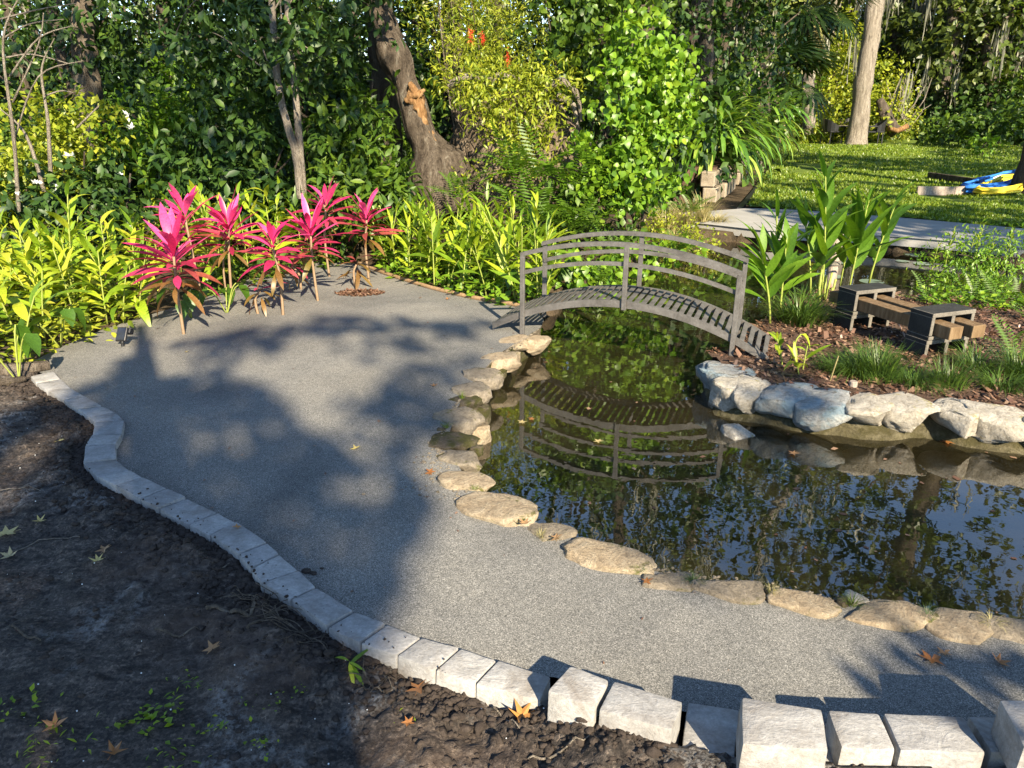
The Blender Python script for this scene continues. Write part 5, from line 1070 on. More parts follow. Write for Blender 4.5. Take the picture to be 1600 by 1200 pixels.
# broad soft taro leaves between the cordyline stems
TA = [me_from('leaf', (HEART[0]*[1, 1, 1.5], HEART[1]), M['leaf_vine']) for _ in (0, 1)]
for i, (px, py, h, n, lb) in enumerate([(300,500,.28,4,'broad leaved taro plant at the foot of the largest cordyline'),(355,492,.26,4,'broad leaved taro plant left of the leaning cordyline'),(95,545,.3,4,'large leaved taro plant in the left bed near the path corner'),(30,600,.34,4,'bright large leaved plant at the left edge of the bed'),(700,452,.3,3,'blue green taro leaf pair in the centre bed'),(820,462,.28,3,'taro plant behind the left bridge post'),(880,440,.25,4,'taro plant on the bank under the bridge')]):
    b = G(px, py, -.02); root = empty('taro_plant', b, 0, lb, 'plant', 'taro plants'); rr = random.Random(i)
    for q_ in range(n):
        a = rr.uniform(0, 6.28); e = Vector((math.cos(a)*.14, math.sin(a)*.12-.04, h*rr.uniform(.6, 1.1))); mb = MB(); mb.tube(smooth_path([Vector((0, 0, 0)), e*.6+Vector((0, 0, .05)), e], 4), .005, 5); mb.build('stem', M['stem'], root, True)
        put('leaf', TA[q_ % 2], root, e, (math.cos(a), math.sin(a)-.4, -.5), rr.uniform(.13, .19))
# crumbs of soil and white specks lying over the bare soil
# fallen log and dead sticks right of the oak
lg = empty('broken_log', at(1390, 212, 33), 0, 'broken dark log leaning in the dead sticks right of the oak', 'log'); b0 = lg.location.copy()
mb = MB(); p = smooth_path([at(x, y, 33)-b0 for x, y in [(1400,206),(1388,190),(1378,165),(1374,155)]], 4); mb.tube(p, interp_r([.32, .25, .14], len(p)), 10, True, .5, 1); mb.build('log', M['bark_dark'], lg, True)
mb = MB(); p = [at(x, y, 32.6)-b0 for x, y in [(1388,200),(1402,204),(1418,197)]]; mb.tube(p, [.10, .11, .12], 8, True, .6, 2); mb.build('broken_end', M['bark_split'], lg, True)
stc = empty('dead_sticks', at(1410, 205, 34), 0, 'spray of bare pale sticks right of the oak trunk', 'dead branches'); b0 = stc.location.copy(); rr = random.Random(4)
for k in range(26):
    s0 = at(1395+rr.uniform(-15, 25), 205, 34)-b0; e = at(1400+rr.uniform(-30, 60), 120+rr.uniform(0, 70), 34+rr.uniform(-.5, .5))-b0; mb = MB(); mb.tube([s0, s0.lerp(e, .5)+Vector((rr.uniform(-.3, .3), 0, rr.uniform(-.1, .3))), e], [.03, .025, .01], 4); mb.build('stick', M['bark_pale'], stc, True)
# garden chairs and table
def chair(px, py, Y, rz, label):
    b = at(px, py, Y); b.z = .17; root = empty('garden_chair', b, rz, label, 'chair', 'black garden chairs under the oak'); root.scale = (1.25, 1.25, 1.15)
    for x in (-.24, .24):
        for y in (-.24, .24): mb = MB(); mb.tube([(x, y, 0), (x*.95, y*.95, .44)], .02, 6); mb.build('leg', M['black'], root)
    mb = MB(); mb.box((0, 0, .43), (.54, .54, .05)); mb.build('seat', M['black'], root, bevel=.015)
    mb = MB(); V = []
    for i in range(9):
        a = pi*(i/8)-pi; x, y = .30*math.cos(a), .29*math.sin(a)-.02; h = .62+.24*math.sin(pi*i/8); V += [(x, y, .44), (x*1.08, y*1.15, h), (x*1.0, y*1.05, h), (x*.92, y*.92, .44)]
    mb.add(V, [(i*4+k, (i+1)*4+k, (i+1)*4+(k+1) % 4, i*4+(k+1) % 4) for i in range(8) for k in range(4)]+[(3, 2, 1, 0), (32, 33, 34, 35)]); fixn(mb.build('backrest', M['black'], root))
    for x in (-.29, .29): mb = MB(); mb.tube([(x, -.05, .62), (x, .2, .60), (x*.9, .24, .44)], .022, 6); mb.build('armrest', M['black'], root)
chair(1298, 224, 32.2, -1.3, 'black garden chair left of the oak trunk, turned to the table')
chair(1362, 224, 32.0, 1.4, 'black garden chair right of the oak trunk')
tb = at(1322, 221, 33); tb.z = .16; tr_ = empty('garden_table', tb, 0, 'round dark garden table partly hidden behind the oak trunk', 'table')
mb = MB(); mb.tube([(0, 0, .68), (0, 0, .72)], .62, 24); mb.build('table_top', M['post'], tr_, bevel=.01)
for a in range(4): mb = MB(); mb.tube([(.4*math.cos(a*pi/2+.6), .4*math.sin(a*pi/2+.6), 0), (.2*math.cos(a*pi/2+.6), .2*math.sin(a*pi/2+.6), .68)], .022, 6); mb.build('leg', M['black'], tr_)
chair(1330, 219, 34.2, 3.1, 'black garden chair on the far side of the round table')
# timber edging boards in the lawn
for pl_, lb in (([(1432,302),(1490,303)], 'short timber edging board half sunk in the lawn left of the hoses'), ([(1450,278),(1538,291)], 'long dark timber edging board crossing the lawn behind the hoses'), ([(1490,303),(1535,300)], 'pale timber edging board ending at the coiled hoses')):
    a, b = G(*pl_[0], .05), G(*pl_[1], .05); d = b-a; mb = MB(); mb.box((0, 0, .05), (d.length, .06, .17)); o = mb.build('edging_board', M['bark_dark' if 'dark' in lb else 'post'], bevel=.008); o.location = (a+b)/2; o.rotation_euler = (0, 0, math.atan2(d.y, d.x)); tag(o, lb, 'edging board', 'timber edging boards in the lawn')
def coil(px0, px1, n, r, mat, label, seed, lift):
    rr = random.Random(seed); a, b = G(*px0, .06), G(*px1, .06); mb = MB(); pts = []
    for i in range(n*10+1):
        t = i/(n*10); ph = t*n*2*pi; c = a.lerp(b, .5); hd = (b-a)/2; sd = Vector((-hd.y, hd.x, 0)).normalized()*.45
        p = c+hd*math.cos(ph)*(1+rr.uniform(-.08, .08))+sd*math.sin(ph)*rr.uniform(.5, 1)+Vector((0, 0, lift+.02*t*n+.14*max(0, math.cos(ph)))); pts.append(p)
    mb.tube(pts, r, 6); return tag(mb.build('garden_hose', M[mat], smooth=True), label, 'hose')
coil((1512,302), (1582,288), 7, .024, 'hose_blue', 'coil of blue hose heaped against the dark trunk at the right edge', 1, .02)
coil((1535,306), (1585,293), 5, .022, 'hose_yellow', 'coil of yellow hose lying in front of the blue one', 2, .04)
mb = MB(); q = G(1568, 288, .1); o = link('white_bag', rock_mesh('white_bag', .45, .3, .22, 8, box=.7, rough=.3, lo=True), M['white']); o.location = q+Vector((.05, .3, .08)); tag(o, 'crumpled white plastic bag behind the blue hose', 'bag')

# ------------------------------------------------------------------ things in and on the pond
p = G(1310, 470, W_Z); root = empty('pond_post', (p.x, p.y+.25, W_Z-.3), 0, 'weathered grey wooden post standing in the back pond behind the ginger', 'post')
mb = MB(); mb.tube([(0, 0, 0), (0, 0, .5), (.01, 0, 1.02)], [.062, .058, .052], 10, True, .2, 3); mb.build('pole', M['post'], root, True)
mb = MB(); mb.tube([(0, 0, .62), (0, 0, .66)], .075, 12); mb.build('band', M['block'], root)
def pad_me(seed):
    r = random.Random(seed); n = 18; V = [(0, 0, .004)]+[(math.cos(.15+6.0*i/(n-1))*(1+r.uniform(-.03, .03)), math.sin(.15+6.0*i/(n-1)), .003+r.uniform(0, .03)) for i in range(n)]
    me = bpy.data.meshes.new('lily_pad'); me.from_pydata(V, [], [(0, i, i+1) for i in range(1, n)]); me.materials.append(M['lily']); return me
PM = [pad_me(i) for i in range(3)]
for i, (px, py, s, lb) in enumerate([(1362,440,.13,'large pale lily pad behind the far end of the bench'),(1330,412,.12,'lily pad right of the grey pond post'),(1302,432,.11,'lily pad touching the grey pond post'),(1424,398,.08,'small lily pad left of the whorled shrub'),(1410,408,.08,'small lily pad, lower of the two left of the whorled shrub'),(1442,412,.11,'blue grey lily pad at the edge of the whorled shrub'),(1432,400,.07,'tiny lily pad beside the shrub'),(1345,400,.09,'far lily pad under the stone bank')]):
    o = bpy.data.objects.new('lily_pad', PM[i % 3]); COL.objects.link(o); o.location = G(px, py, W_Z+.006); o.scale = (s, s, s); o.rotation_euler = (0, 0, i*1.3); tag(o, lb, 'lily pad', 'lily pads on the back pond')
o = rock('sunken_stone', G(1152, 684, W_Z-.02), (.24, .2, .14), .3, M['stone_white'], 301); tag(o, 'whitish stone just under the water in front of the pond wall', 'stone')
o = rock('sunken_stone', G(1130, 660, W_Z-.06), (.3, .24, .2), .6, M['mortar'], 302); tag(o, 'algae covered stone at the water line below the bridge end', 'stone')
# young taro with a single curled leaf and small shoots near the bridge end
b = G(1240, 562); root = empty('arum_plant', b, 0, 'single pale green curled arum leaf on a thin stalk near the bridge end', 'plant')
mb = MB(); t_ = at(1252, 522, b.y); pts = smooth_path([Vector((0, 0, 0)), (t_-b)*.6+Vector((-.02, 0, .02)), t_-b], 5); mb.tube(pts, .006, 5); mb.build('stem', M['stem'], root, True)
put('leaf', me_from('leaf', (HEART[0]*[.8, 1, 2.2], HEART[1]), M['ginger']), root, t_-b, (.7, -.4, -.1), .10)
for (bx_, tx_, lb) in (((1222,575),(1212,522),'young yellow green shoot with folded leaves at the right end of the bridge'),((1254,580),(1262,540),'small leafy shoot beside the arum leaf'),((1248,588),(1240,556),'tiny shoot on the mulch edge near the capstones')):
    b = G(*bx_); leafy_stem('ginger_shoot', b, at(tx_[0], tx_[1], b.y), LG, 7, .15, lb, 'plant shoot', None, M['stem'], .006, .3)
mb = MB(); mb.tube([G(1296, 598, 0), at(1310, 556, G(1296, 598).y)], .005, 5); tag(mb.build('dry_stick', M['straw']), 'thin dry straw stick poking up from the planting bed', 'stick')
mb = MB(); b = G(1332, 607); mb.tube([b, b+Vector((0, 0, .05))], [.028, .025], 10); tag(mb.build('cut_stake', M['post'], bevel=.004), 'short cut wooden stake behind the capstones', 'stake')

# mulch chips over the planting bed
rng = np.random.default_rng(15); n = 24000; xx = rng.uniform(1.0, 4.8, n); yy = rng.uniform(3.4, 7.2, n)
k = inpoly(xx, yy, isl_poly) & (polydist(xx, yy, Gs(WALL_F), False) > .17); xx, yy = xx[k], yy[k]; n = len(xx); zz = .02+.02*fbm(xx*3, yy*3)+.012*fbm(xx*13, yy*13)-.22*sstep(.16, 0, polydist(xx, yy, Gs(ISL_BACK), False))
d = rdir(rng, n); d[:, 2] *= .3; nn = rdir(rng, n)*.5+np.array([0, 0, 1.0])
tag(link('mulch', scatter('mulch', (np.array([(-.25, 0, 0), (.25, .1, .05), (.2, 1, 0), (-.2, .9, .1)]), np.array([(0, 1, 2, 3)])), np.stack([xx, yy, zz], 1), d, nn, rng.gamma(2.2, .009, n)+.006, None, rng), M['chip']), kind='stuff')
# reddish mulch patch on the path by the small cordyline
n = 900; c = G(562, 458); a = rng.random(n)*2*pi; r_ = np.sqrt(rng.random(n)); xx = c.x+.22*r_*np.cos(a); yy = c.y+.13*r_*np.sin(a); d = rdir(rng, n); d[:, 2] *= .3
tag(link('mulch_patch', scatter('mulch_patch', (np.array([(-.25, 0, 0), (.25, .1, .05), (.2, 1, 0), (-.2, .9, .1)]), np.array([(0, 1, 2, 3)])), np.stack([xx, yy, .004+.02*(1-r_)*rng.random(n)], 1), d, rdir(rng, n)*.5+np.array([0, 0, 1.0]), rng.uniform(.015, .04, n), None, rng), M['chip']), kind='stuff')

# ------------------------------------------------------------------ solar spotlight, hook, white flowers
b = G(192, 541); root = empty('solar_spotlight', b, 0, 'small black solar spotlight with tilted panel staked in the gravel', 'garden light')
mb = MB(); mb.tube([(0, 0, -.02), (0, 0, .03)], .012, 8); mb.tube([(0, 0, .03), (.015, .01, .05)], .010, 8); mb.build('stake', M['black'], root)
RS_ = Matrix.Rotation(-.35, 3, 'Z') @ Matrix.Rotation(math.radians(58), 3, 'X') @ Matrix.Rotation(.12, 3, 'Z')
mb = MB(); mb.box((.0, .02, .085), (.088, .105, .022), RS_); mb.build('housing', M['black'], root, bevel=.004)
mb = MB(); mb.box(Vector((.0, .02, .085))+RS_ @ Vector((0, 0, .0125)), (.074, .09, .003), RS_); mb.build('solar_panel', M['panel'], root)
mb = MB(); mb.box(Vector((.0, .02, .085))+RS_ @ Vector((.03, .03, -.03)), (.05, .04, .045), RS_); mb.build('lamp_head', M['black'], root, bevel=.006)
b = G(1203, 1195, -.02); root = empty('metal_hook', b, 0, 'small black scrolled metal hook in front of the thick concrete block', 'hook')
mb = MB(); mb.tube([(0, 0, -.1), (0, 0, .045)], .007, 8); mb.build('stake', M['black'], root)
def hk(pts, r=.0028): mb = MB(); mb.tube(smooth_path(pts, 6), r, 6); mb.build('scroll', M['black'], root, True)
hk([(0, 0, .045), (-.015, 0, .062), (-.04, 0, .078), (-.055, 0, .074), (-.053, 0, .066), (-.045, 0, .066), (-.044, 0, .072)]); hk([(0, 0, .045), (-.03, .0, .044), (-.06, 0, .052)])
leafy_stem('weed', G(1222, 1198, -.05), G(1238, 1176, -.03), LC, 3, .07, 'small green weed beside the metal hook at the bottom edge', 'weed', None, M['stem'], .003, .4)
for i, (px, py, s) in enumerate([(112,243,.13),(205,200,.10),(200,182,.09),(58,285,.09),(88,290,.07),(190,270,.06),(205,355,.05),(30,300,.06)]):
    rng = np.random.default_rng(i); n = 7; s *= .75; p = at(px, py, 7.3)
    o = link('white_flower', scatter('white_flower', (LEAF4[0]*[.9, 1, 1], LEAF4[1]), rng.normal(size=(n, 3))*s*.2, rdir(rng, n)+np.array([0, -.4, .2]), rdir(rng, n), s*rng.uniform(.5, .8, n), None, rng), M['flower']); o.location = p
    tag(o, ['largest white ginger flower, bright in the sun above the left bed','white flower spike above the tall dark ginger plants','upper white flower of the pair above the dark ginger','white flower at the left in the shade','small white flower low in the left shade','small white flower right of the brightest one','tiny white flower just above the left bed leaves','faint white flower near the left edge'][i], 'flower', 'white ginger flowers')

# ------------------------------------------------------------------ litter: fallen leaves, twigs, roots, weeds, clods
def star_leaf(seed, lobes=5):
    r = random.Random(seed); n = lobes*2; V = [(0, 0, .02)]
    for i in range(n+1):
        a = -pi*.42+(pi*1.84)*i/n+pi/2-pi*.5; rr_ = (1 if i % 2 else .42)*r.uniform(.8, 1.1); z = r.uniform(.0, .25)*rr_+.38*(rr_*math.cos(a))**2*(1 if seed % 2 else -.3)+.25*abs(rr_*math.sin(a)); V.append((rr_*math.sin(a)*.9, rr_*math.cos(a)*.9, z))
    V += [(0, -.3, .02), (.03, -.9, .1), (-.03, -.9, .1)]
    me = bpy.data.meshes.new('fallen_leaf'); me.from_pydata(V, [], [(0, i, i+1) for i in range(1, n+1)]+[(0, n+3, n+4)]); me.update(); return me
FLM = [star_leaf(i) for i in range(4)]; FLP = [m.copy() for m in FLM]
for m in FLM: m.materials.append(M['dry_leaf'])
for m in FLP: m.materials.append(M['pale_leaf'])
FL = [(655,1100,-.08,.062,0,'orange maple leaf on the lit soil just below the edging'),(815,1155,-.10,.065,0,'curled orange leaf standing on the soil near the bottom centre'),(1455,1032,0,.06,0,'brown curled leaf on the gravel near the right rim stones, left of two'),(1560,1036,0,.045,0,'star shaped brown leaf on the gravel at the right edge'),
      (556,702,0,.042,1,'pale curled leaf alone in the shaded middle of the path'),(679,604,0,.04,0,'reddish leaf on the path beside the mossy rim stones'),(671,739,0,.045,0,'small brown leaf on the path beside the rim stones'),(292,551,0,.03,1,'tiny pale leaf near the base of the largest cordyline'),
      (370,825,.035,.03,0,'small brown leaf resting on the paver edging'),(62,816,-.01,.04,1,'yellow star leaf on the black soil at the left'),(10,835,-.01,.07,1,'round dry leaf at the left frame edge'),(15,865,-.01,.05,1,'pale leaf at the left frame edge below the round one'),
      (165,868,-.01,.045,0,'brown leaf on the black soil, upper of a pair'),(155,887,-.01,.04,1,'pale star leaf on the black soil, lower of a pair'),(95,697,-.01,.045,1,'pale leaf on the soil below the winding edging'),(180,1190,-.05,.05,0,'brown leaf at the bottom left edge'),(335,1032,-.05,.045,0,'dull brown leaf on the dark soil left of the weeds'),(90,1145,-.04,.05,0,'dark brown leaf among the weeds at the lower left'),
      (868,842,.02,.045,0,'reddish brown leaf tucked by the small rim stone'),(820,820,.03,.045,0,'brown leaf in the gap after the biggest tan rim stone'),(1475,1022,0,.035,0,'crumpled leaf above the left one of the two on the gravel'),(18,605,-.01,.06,1,'pale dry leaf by the old log at the far left'),(640,745+420,-.08,.03,0,'small scrap of leaf on the lit soil'),(700,468,0,.04,0,'orange leaf at the back edge of the path'),(1010,910,.01,.035,0,'brown leaf by the long rim stone'),
      (1240,709,W_Z+.004,.05,0,'orange star leaf floating on the pond in front of the wall'),(1480,691,W_Z+.004,.06,0,'orange leaves floating at the foot of the pond wall'),(815,660,W_Z+.004,.05,1,'pale leaf floating near the left rim'),(935,690,W_Z+.004,.045,1,'pale star leaf floating in the bridge reflection'),(735,690,W_Z+.004,.03,0,'red leaf floating by the mossy rim stones'),(830,655,W_Z+.004,.04,0,'brown leaf floating next to the pale one')]
for i, (px, py, z, s, t, lb) in enumerate(FL):
    o = bpy.data.objects.new('fallen_leaf', (FLP if t else FLM)[i % 4]); COL.objects.link(o); q = G(px, py, z)
    if z < 0 and z > -.15: q.z = float(dirt_z(np.array([q.x]), np.array([q.y]))[0])+.006
    o.location = q+Vector((0, 0, .004)); s *= .82; o.scale = (s, s, s*(1 if z > -.15 else .15)); o.rotation_euler = (random.uniform(-.25, .25) if z > -.15 else 0, random.uniform(-.25, .25) if z > -.15 else 0, i*2.1); tag(o, lb, 'fallen leaf', 'fallen leaves')
# scattered leaf litter on the planting bed and banks
def dz(x, y): return float(dirt_z(np.array([x]), np.array([y]))[0])
def soil_path(pl_, lift=.008, z=-.02):
    P = [G(x, y, z) for x, y in pl_]; P = smooth_path(P, 4); return [Vector((p.x, p.y, dz(p.x, p.y)+lift+.006*math.sin(i*1.3))) for i, p in enumerate(P)]
for i, (pl_, r_, lb) in enumerate([([(325,962),(360,968),(390,975),(402,962),(396,950)], .008, 'thick bent root lying on the soil below the edging'),([(388,998),(420,975),(452,945),(466,925),(478,908)], .0045, 'thin forked root leaning from the soil onto the pavers'),
      ([(20,985),(45,1000),(65,1006)], .005, 'dark short stick on the soil at the lower left'),([(0,868),(40,855),(85,846),(128,852)], .003, 'long pale curved twig on the soil at the left'),([(245,992),(280,995),(312,985)], .005, 'straight grey stick half buried in the soil'),([(0,776),(40,774),(68,775)], .003, 'thin dark twig at the left frame edge'),
      ([(350,898),(372,880),(420,872)], .003, 'thin twig sticking out of the soil onto the pavers'),([(770,1104),(788,1120),(812,1146)], .0035, 'dry twig beside the curled orange leaf'),([(560,1050),(580,1070),(600,1085)], .004, 'pale broken stalk by the pulled plant'),([(825,1185),(870,1188),(920,1180)], .004, 'pale stick half buried at the bottom centre')]):
    mb = MB(); pts = soil_path(pl_); mb.tube(pts, interp_r([r_, r_*.55], len(pts)), 6, True, .4, i); tag(mb.build('root' if 'root' in lb else 'twig', M['bark' if r_ > .004 else 'bark_pale'], smooth=True), lb, 'root' if 'root' in lb else 'twig')
rr = random.Random(12)
for j, (px, py, s, n, lb) in enumerate([(425,955,.13,26,'tangle of fine roots against the pavers'),(490,1000,.15,28,'tangle of fine hair roots at the edge of the shade'),(575,1072,.08,10,'frayed dry root ends by the pulled plant')]):
    c = G(px, py, -.02); root = empty('root_tangle', c, 0, lb, 'roots', 'root tangles along the edging')
    mb = MB()
    for k in range(n):
        a = rr.uniform(0, 6.28); q = [Vector((rr.uniform(-.3, .3)*s, rr.uniform(-.3, .3)*s, .01))]
        for m in range(4): a += rr.uniform(-.7, .7); q.append(q[-1]+Vector((math.cos(a)*s*.28, math.sin(a)*s*.2, rr.uniform(-.012, .02))))
        q = [Vector((p.x, p.y, max(p.z, .0)+dz(c.x+p.x, c.y+p.y)-c.z)) for p in q]; mb.tube(smooth_path(q, 3), .0016, 4, False)
    mb.build('rootlets', M['bark'], root, True)
# pulled plant
b = G(548, 1062, -.05); b.z = dz(b.x, b.y)+.01; root = empty('pulled_plant', b, 0, 'wilted green seedling pulled out and lying on the dark soil', 'weed')
for k, (a, l) in enumerate([(1.0, .10), (-.9, .10), (-1.2, .09), (-.6, .07), (2.6, .07)]): put('leaf', LC[k % 3], root, Vector((.0, 0, .01+.004*k)), (math.cos(a), math.sin(a), .12), l)
# weeds
for i, (px, py, n, s) in enumerate([(320,1075,46,.045),(240,1125,50,.05),(80,1160,36,.05),(30,1120,20,.04),(395,1100,24,.035),(340,1145,18,.03),(270,1190,26,.04),(430,1120,12,.025),(55,1195,20,.045),(410,1170,16,.03),(635,1135,10,.03),(470,1085,9,.025)]):
    rng = np.random.default_rng(400+i); c = G(px, py, -.04); c.z = dz(c.x, c.y); a = rng.random(n)*2*pi; el = rng.uniform(-.1, .9, n); d = np.stack([np.cos(a), np.sin(a), el], 1); pos = np.stack([rng.normal(0, s*1.1, n), rng.normal(0, s*.8, n), rng.uniform(0, .012, n)], 1)
    o = link('weed', scatter('weed', LEAF4 if i % 2 else lance(1, .22, 2, .3, .1, .5), pos, d, np.tile([0, 0, 1.0], (n, 1)), s*rng.uniform(.22, .75, n), None, rng), M['fern']); o.location = c
    tag(o, ['sprawling tuft of green weeds on the dark soil above the others','yellowish grass tuft in the half light at the lower left','weed patch at the bottom left corner','small weed at the left edge','clover like weeds right of the tuft','tiny weeds below the tuft','weeds near the bottom edge','few tiny green leaves beside the shade edge','weed at the very bottom left','small clover weeds toward the shade edge','tiny weed on the lit soil','tiny green leaf on the soil below the pulled plant'][i], 'weed', 'weeds on the bare soil')
# soil clods heaped along the edging
rng = np.random.default_rng(33); ow = np.array([tuple(p) for p in outer_w]); n = 5200
seg = rng.integers(0, len(ow)-5, n); t = rng.random(n)[:, None]; P = ow[seg]*(1-t)+ow[seg+1]*t; tg = ow[seg+1]-ow[seg]; tg /= np.linalg.norm(tg, axis=1, keepdims=True); nr = np.stack([tg[:, 1], -tg[:, 0]], 1)
off = rng.gamma(1.3, .07, n); ctr = np.array([.6, 5.0]); sgn = np.sign(((P[:, :2]-ctr)*nr).sum(1))[:, None]
P[:, :2] += nr*sgn*(off[:, None]+.005)
ok = ~inpoly(P[:, 0], P[:, 1], dirt_cut); P = P[ok]; off = off[ok]; n = len(P); P[:, 2] = dirt_z(P[:, 0], P[:, 1])
sz = rng.gamma(1.8, .0036, n)*(1.25-np.clip(off*2, 0, .8)); sz = np.clip(sz, .002, .019); _i1 = bmesh.new(); bmesh.ops.create_icosphere(_i1, subdivisions=1, radius=1); iv = np.array([v.co[:] for v in _i1.verts]); jf = np.array([[v.index for v in f.verts] for f in _i1.faces]); _i1.free()
V = iv[None]*sz[:, None, None]*rng.uniform(.4, 1.35, (n, len(iv), 1))*rng.uniform(.6, 1.5, (n, 1, 3))*np.array([1.1, 1, .7])+P[:, None, :]
tag(link('soil_clods', mesh_np('soil_clods', V, (jf[None]+(np.arange(n)*len(iv))[:, None, None]).reshape(-1, 3), None, False), M['clod']), kind='stuff')
for (px, py, s) in [(478,892,.03),(490,896,.02),(503,888,.012)]:
    o = link('soil_clump', rock_mesh('soil_clump', s*1.6, s, s*.6, int(px), rough=.4, lo=True), M['clod']); o.location = G(px, py, .004); tag(o, 'crumb of black soil spilled on the gravel beside the pavers', 'soil clump', 'soil crumbs on the gravel')
# moss and tiny plants between the rim stones
for i, (px, py, s, mt) in enumerate([(1085,908,.05,'mondo'),(1207,930,.05,'straw'),(1330,945,.06,'grass'),(1000,892,.03,'grass'),(722,622,.05,'grass'),(698,668,.05,'grass'),(1548,975,.06,'straw'),(1450,968,.05,'mondo'),(845,838,.04,'straw'),(742,765,.03,'grass')]):
    tuft('grass_tuft', G(px, py, .01), 60, s, mt, ['dark tuft in the gap after the small white rim stone','dry tuft between two grey rim stones','mossy tuft right of the last tan rim stone gap','tiny tuft at the end of the long rim stone','green tuft on the mossy rim stones below the bridge','small green tuft on the lowest mossy rim stone','dry weeds in the gap before the last rim stone','dark tuft between the two right hand rim stones','dry tuft beside the biggest tan rim stone','tiny green tuft on the tan rim stone'][i], 'grass tuft', 'tufts between the rim stones', 500+i, .02)
# old log and debris at the far left end of the edging
b = G(20, 585); root = empty('rotten_log', b, 0, 'rotten brown log with bark scraps at the left end of the paver edging', 'log')
mb = MB(); mb.tube([G(-80, 580, .03)-b, G(20, 578, .035)-b, G(78, 572, .02)-b], [.06, .055, .035], 10, True, .5, 2); mb.build('trunk', M['bark'], root, True)
mb = MB(); mb.tube([G(-60, 600, .02)-b, G(10, 598, .02)-b, G(40, 592, .02)-b], [.035, .03, .02], 8, True, .5, 6); mb.build('bark_piece', M['bark_dark'], root, True)

# ------------------------------------------------------------------ trees behind the camera whose crowns shade the place
SHADE = [  # pixel outline on the ground, density, distance band towards the sun
 ([(-500,1500),(592,1500),(588,1180),(584,1040),(572,1000),(610,930),(655,860),(672,800),(650,730),(560,690),(430,645),(330,595),(210,590),(110,615),(30,650),(-500,650)], 1.7, (14, 19)),
 ([(100,600),(210,560),(330,560),(420,600),(520,640),(600,690),(690,700),(705,780),(680,820),(640,730),(540,690),(400,640),(300,600)], .62, (15, 20)),
 ([(290,525),(420,508),(520,492),(640,497),(770,500),(720,528),(600,522),(500,522),(400,555),(300,560)], .8, (15, 20)),
 ([(560,600),(640,590),(700,620),(700,690),(600,665),(520,640)], 1.0, (15, 20)),
 ([(430,560),(560,600),(690,700),(690,620),(745,540),(640,525)], .45, (16, 21)),
 ([(690,560),(745,545),(740,640),(700,690),(680,640)], .4, (15, 20)),
 ([(1390,1085),(1330,1010),(1360,990),(1450,990),(1750,1025),(1750,1115),(1560,1110)], .8, (6, 9)),
 ([(1330,1110),(1700,1115),(1700,1230),(1400,1230)], .35, (4, 7)),
 ([(1150,570),(1190,560),(1280,618),(1345,705),(1290,730),(1200,700),(1215,650)], 1.0, (12, 15)),
 ([(760,740),(1000,860),(1500,950),(1700,960),(1700,760),(1400,745),(1250,720),(1100,700),(900,690)], .75, (13, 18)),
 ([(1180,242),(1600,262),(1600,280),(1175,262)], .75, (15, 19)), ([(1165,278),(1600,300),(1600,322),(1150,302)], .5, (14, 18)), ([(1140,312),(1650,332),(1650,362),(1140,328)], .8, (14, 18)),
 ([(1225,325),(1650,350),(1650,410),(1240,372)], .95, (12, 16)),
 ([(1440,230),(1640,240),(1640,300),(1520,290),(1430,262)], .6, (15, 19)),
]
pts = []; sizes = []
rng = np.random.default_rng(101)
s_dir = np.array(TO_SUN)
for poly, dens, band in SHADE:
    W2 = np.array([tuple(G(x, y))[:2] for x, y in poly]); lo = W2.min(0); hi = W2.max(0); far = W2[:, 1].max() > 9
    ls = .40 if far else .17; area = (hi-lo).prod()
    n = int(area*.515*dens*2.9/(ls*ls*.30)); n = min(n, 60000)
    g = rng.random((n, 2))*(hi-lo)+lo; g = g[inpoly(g[:, 0], g[:, 1], [tuple(w) for w in W2])]
    if dens > 1.5:                                     # thin spots that let soft light reach the near soil
        qx, qy = proj(np.concatenate([g, np.zeros((len(g), 1))], 1)); hole = inpoly(qx, qy, [(20,1050),(280,1085),(400,1150),(300,1300),(-120,1300),(-120,1090)]) | inpoly(qx, qy, [(-200,590),(60,600),(110,680),(40,780),(-200,790)])
        g = g[~(hole & (vnoise(g[:, 0]*4.5, g[:, 1]*4.5) < .55))]
    if dens < .7:                                      # broken shade where the crown is thin
        g = g[vnoise(g[:, 0]*3.1+9, g[:, 1]*1.9) > .38]
    t = rng.uniform(*band, len(g)); P = np.concatenate([g, np.zeros((len(g), 1))], 1)+s_dir*t[:, None]
    pts.append(P); sizes.append(np.full(len(g), ls))
# crowns standing higher, over the camera side of the left bank and the far woods
def shade_view(poly_px, Y, dens, band, ls):
    a = np.array(poly_px, float); lo, hi = a.min(0), a.max(0); W_ = (hi-lo)*Y/F_PX; n = int(W_.prod()*dens*2.2/(ls*ls*.30))
    g = rng.random((n, 2))*(hi-lo)+lo; g = g[inpoly(g[:, 0], g[:, 1], poly_px)]; g = g[vnoise(g[:, 0]*.022, g[:, 1]*.022, Y) > .40]
    P = np.array([tuple(at(x, y, Y+rng.uniform(-.6, .6))) for x, y in g])+s_dir*rng.uniform(*band, len(g))[:, None]; pts.append(P); sizes.append(np.full(len(g), ls))
shade_view([(-60,-60),(600,-60),(600,140),(560,300),(330,310),(240,270),(180,140),(-60,120)], 9, .75, (11, 14), .22)
shade_view([(1070,-40),(1230,-40),(1230,170),(1150,150),(1070,110)], 16, .8, (13, 16), .3)
P = np.concatenate(pts); SZ = np.concatenate(sizes)
seeds_ = np.array([(2.7, -10.0), (6.6, -9.0), (10.5, 1.0), (15.5, 6.0), (20.5, 14.0)])
own = np.argmin(((P[:, None, :2]-seeds_[None])**2).sum(2), 1)
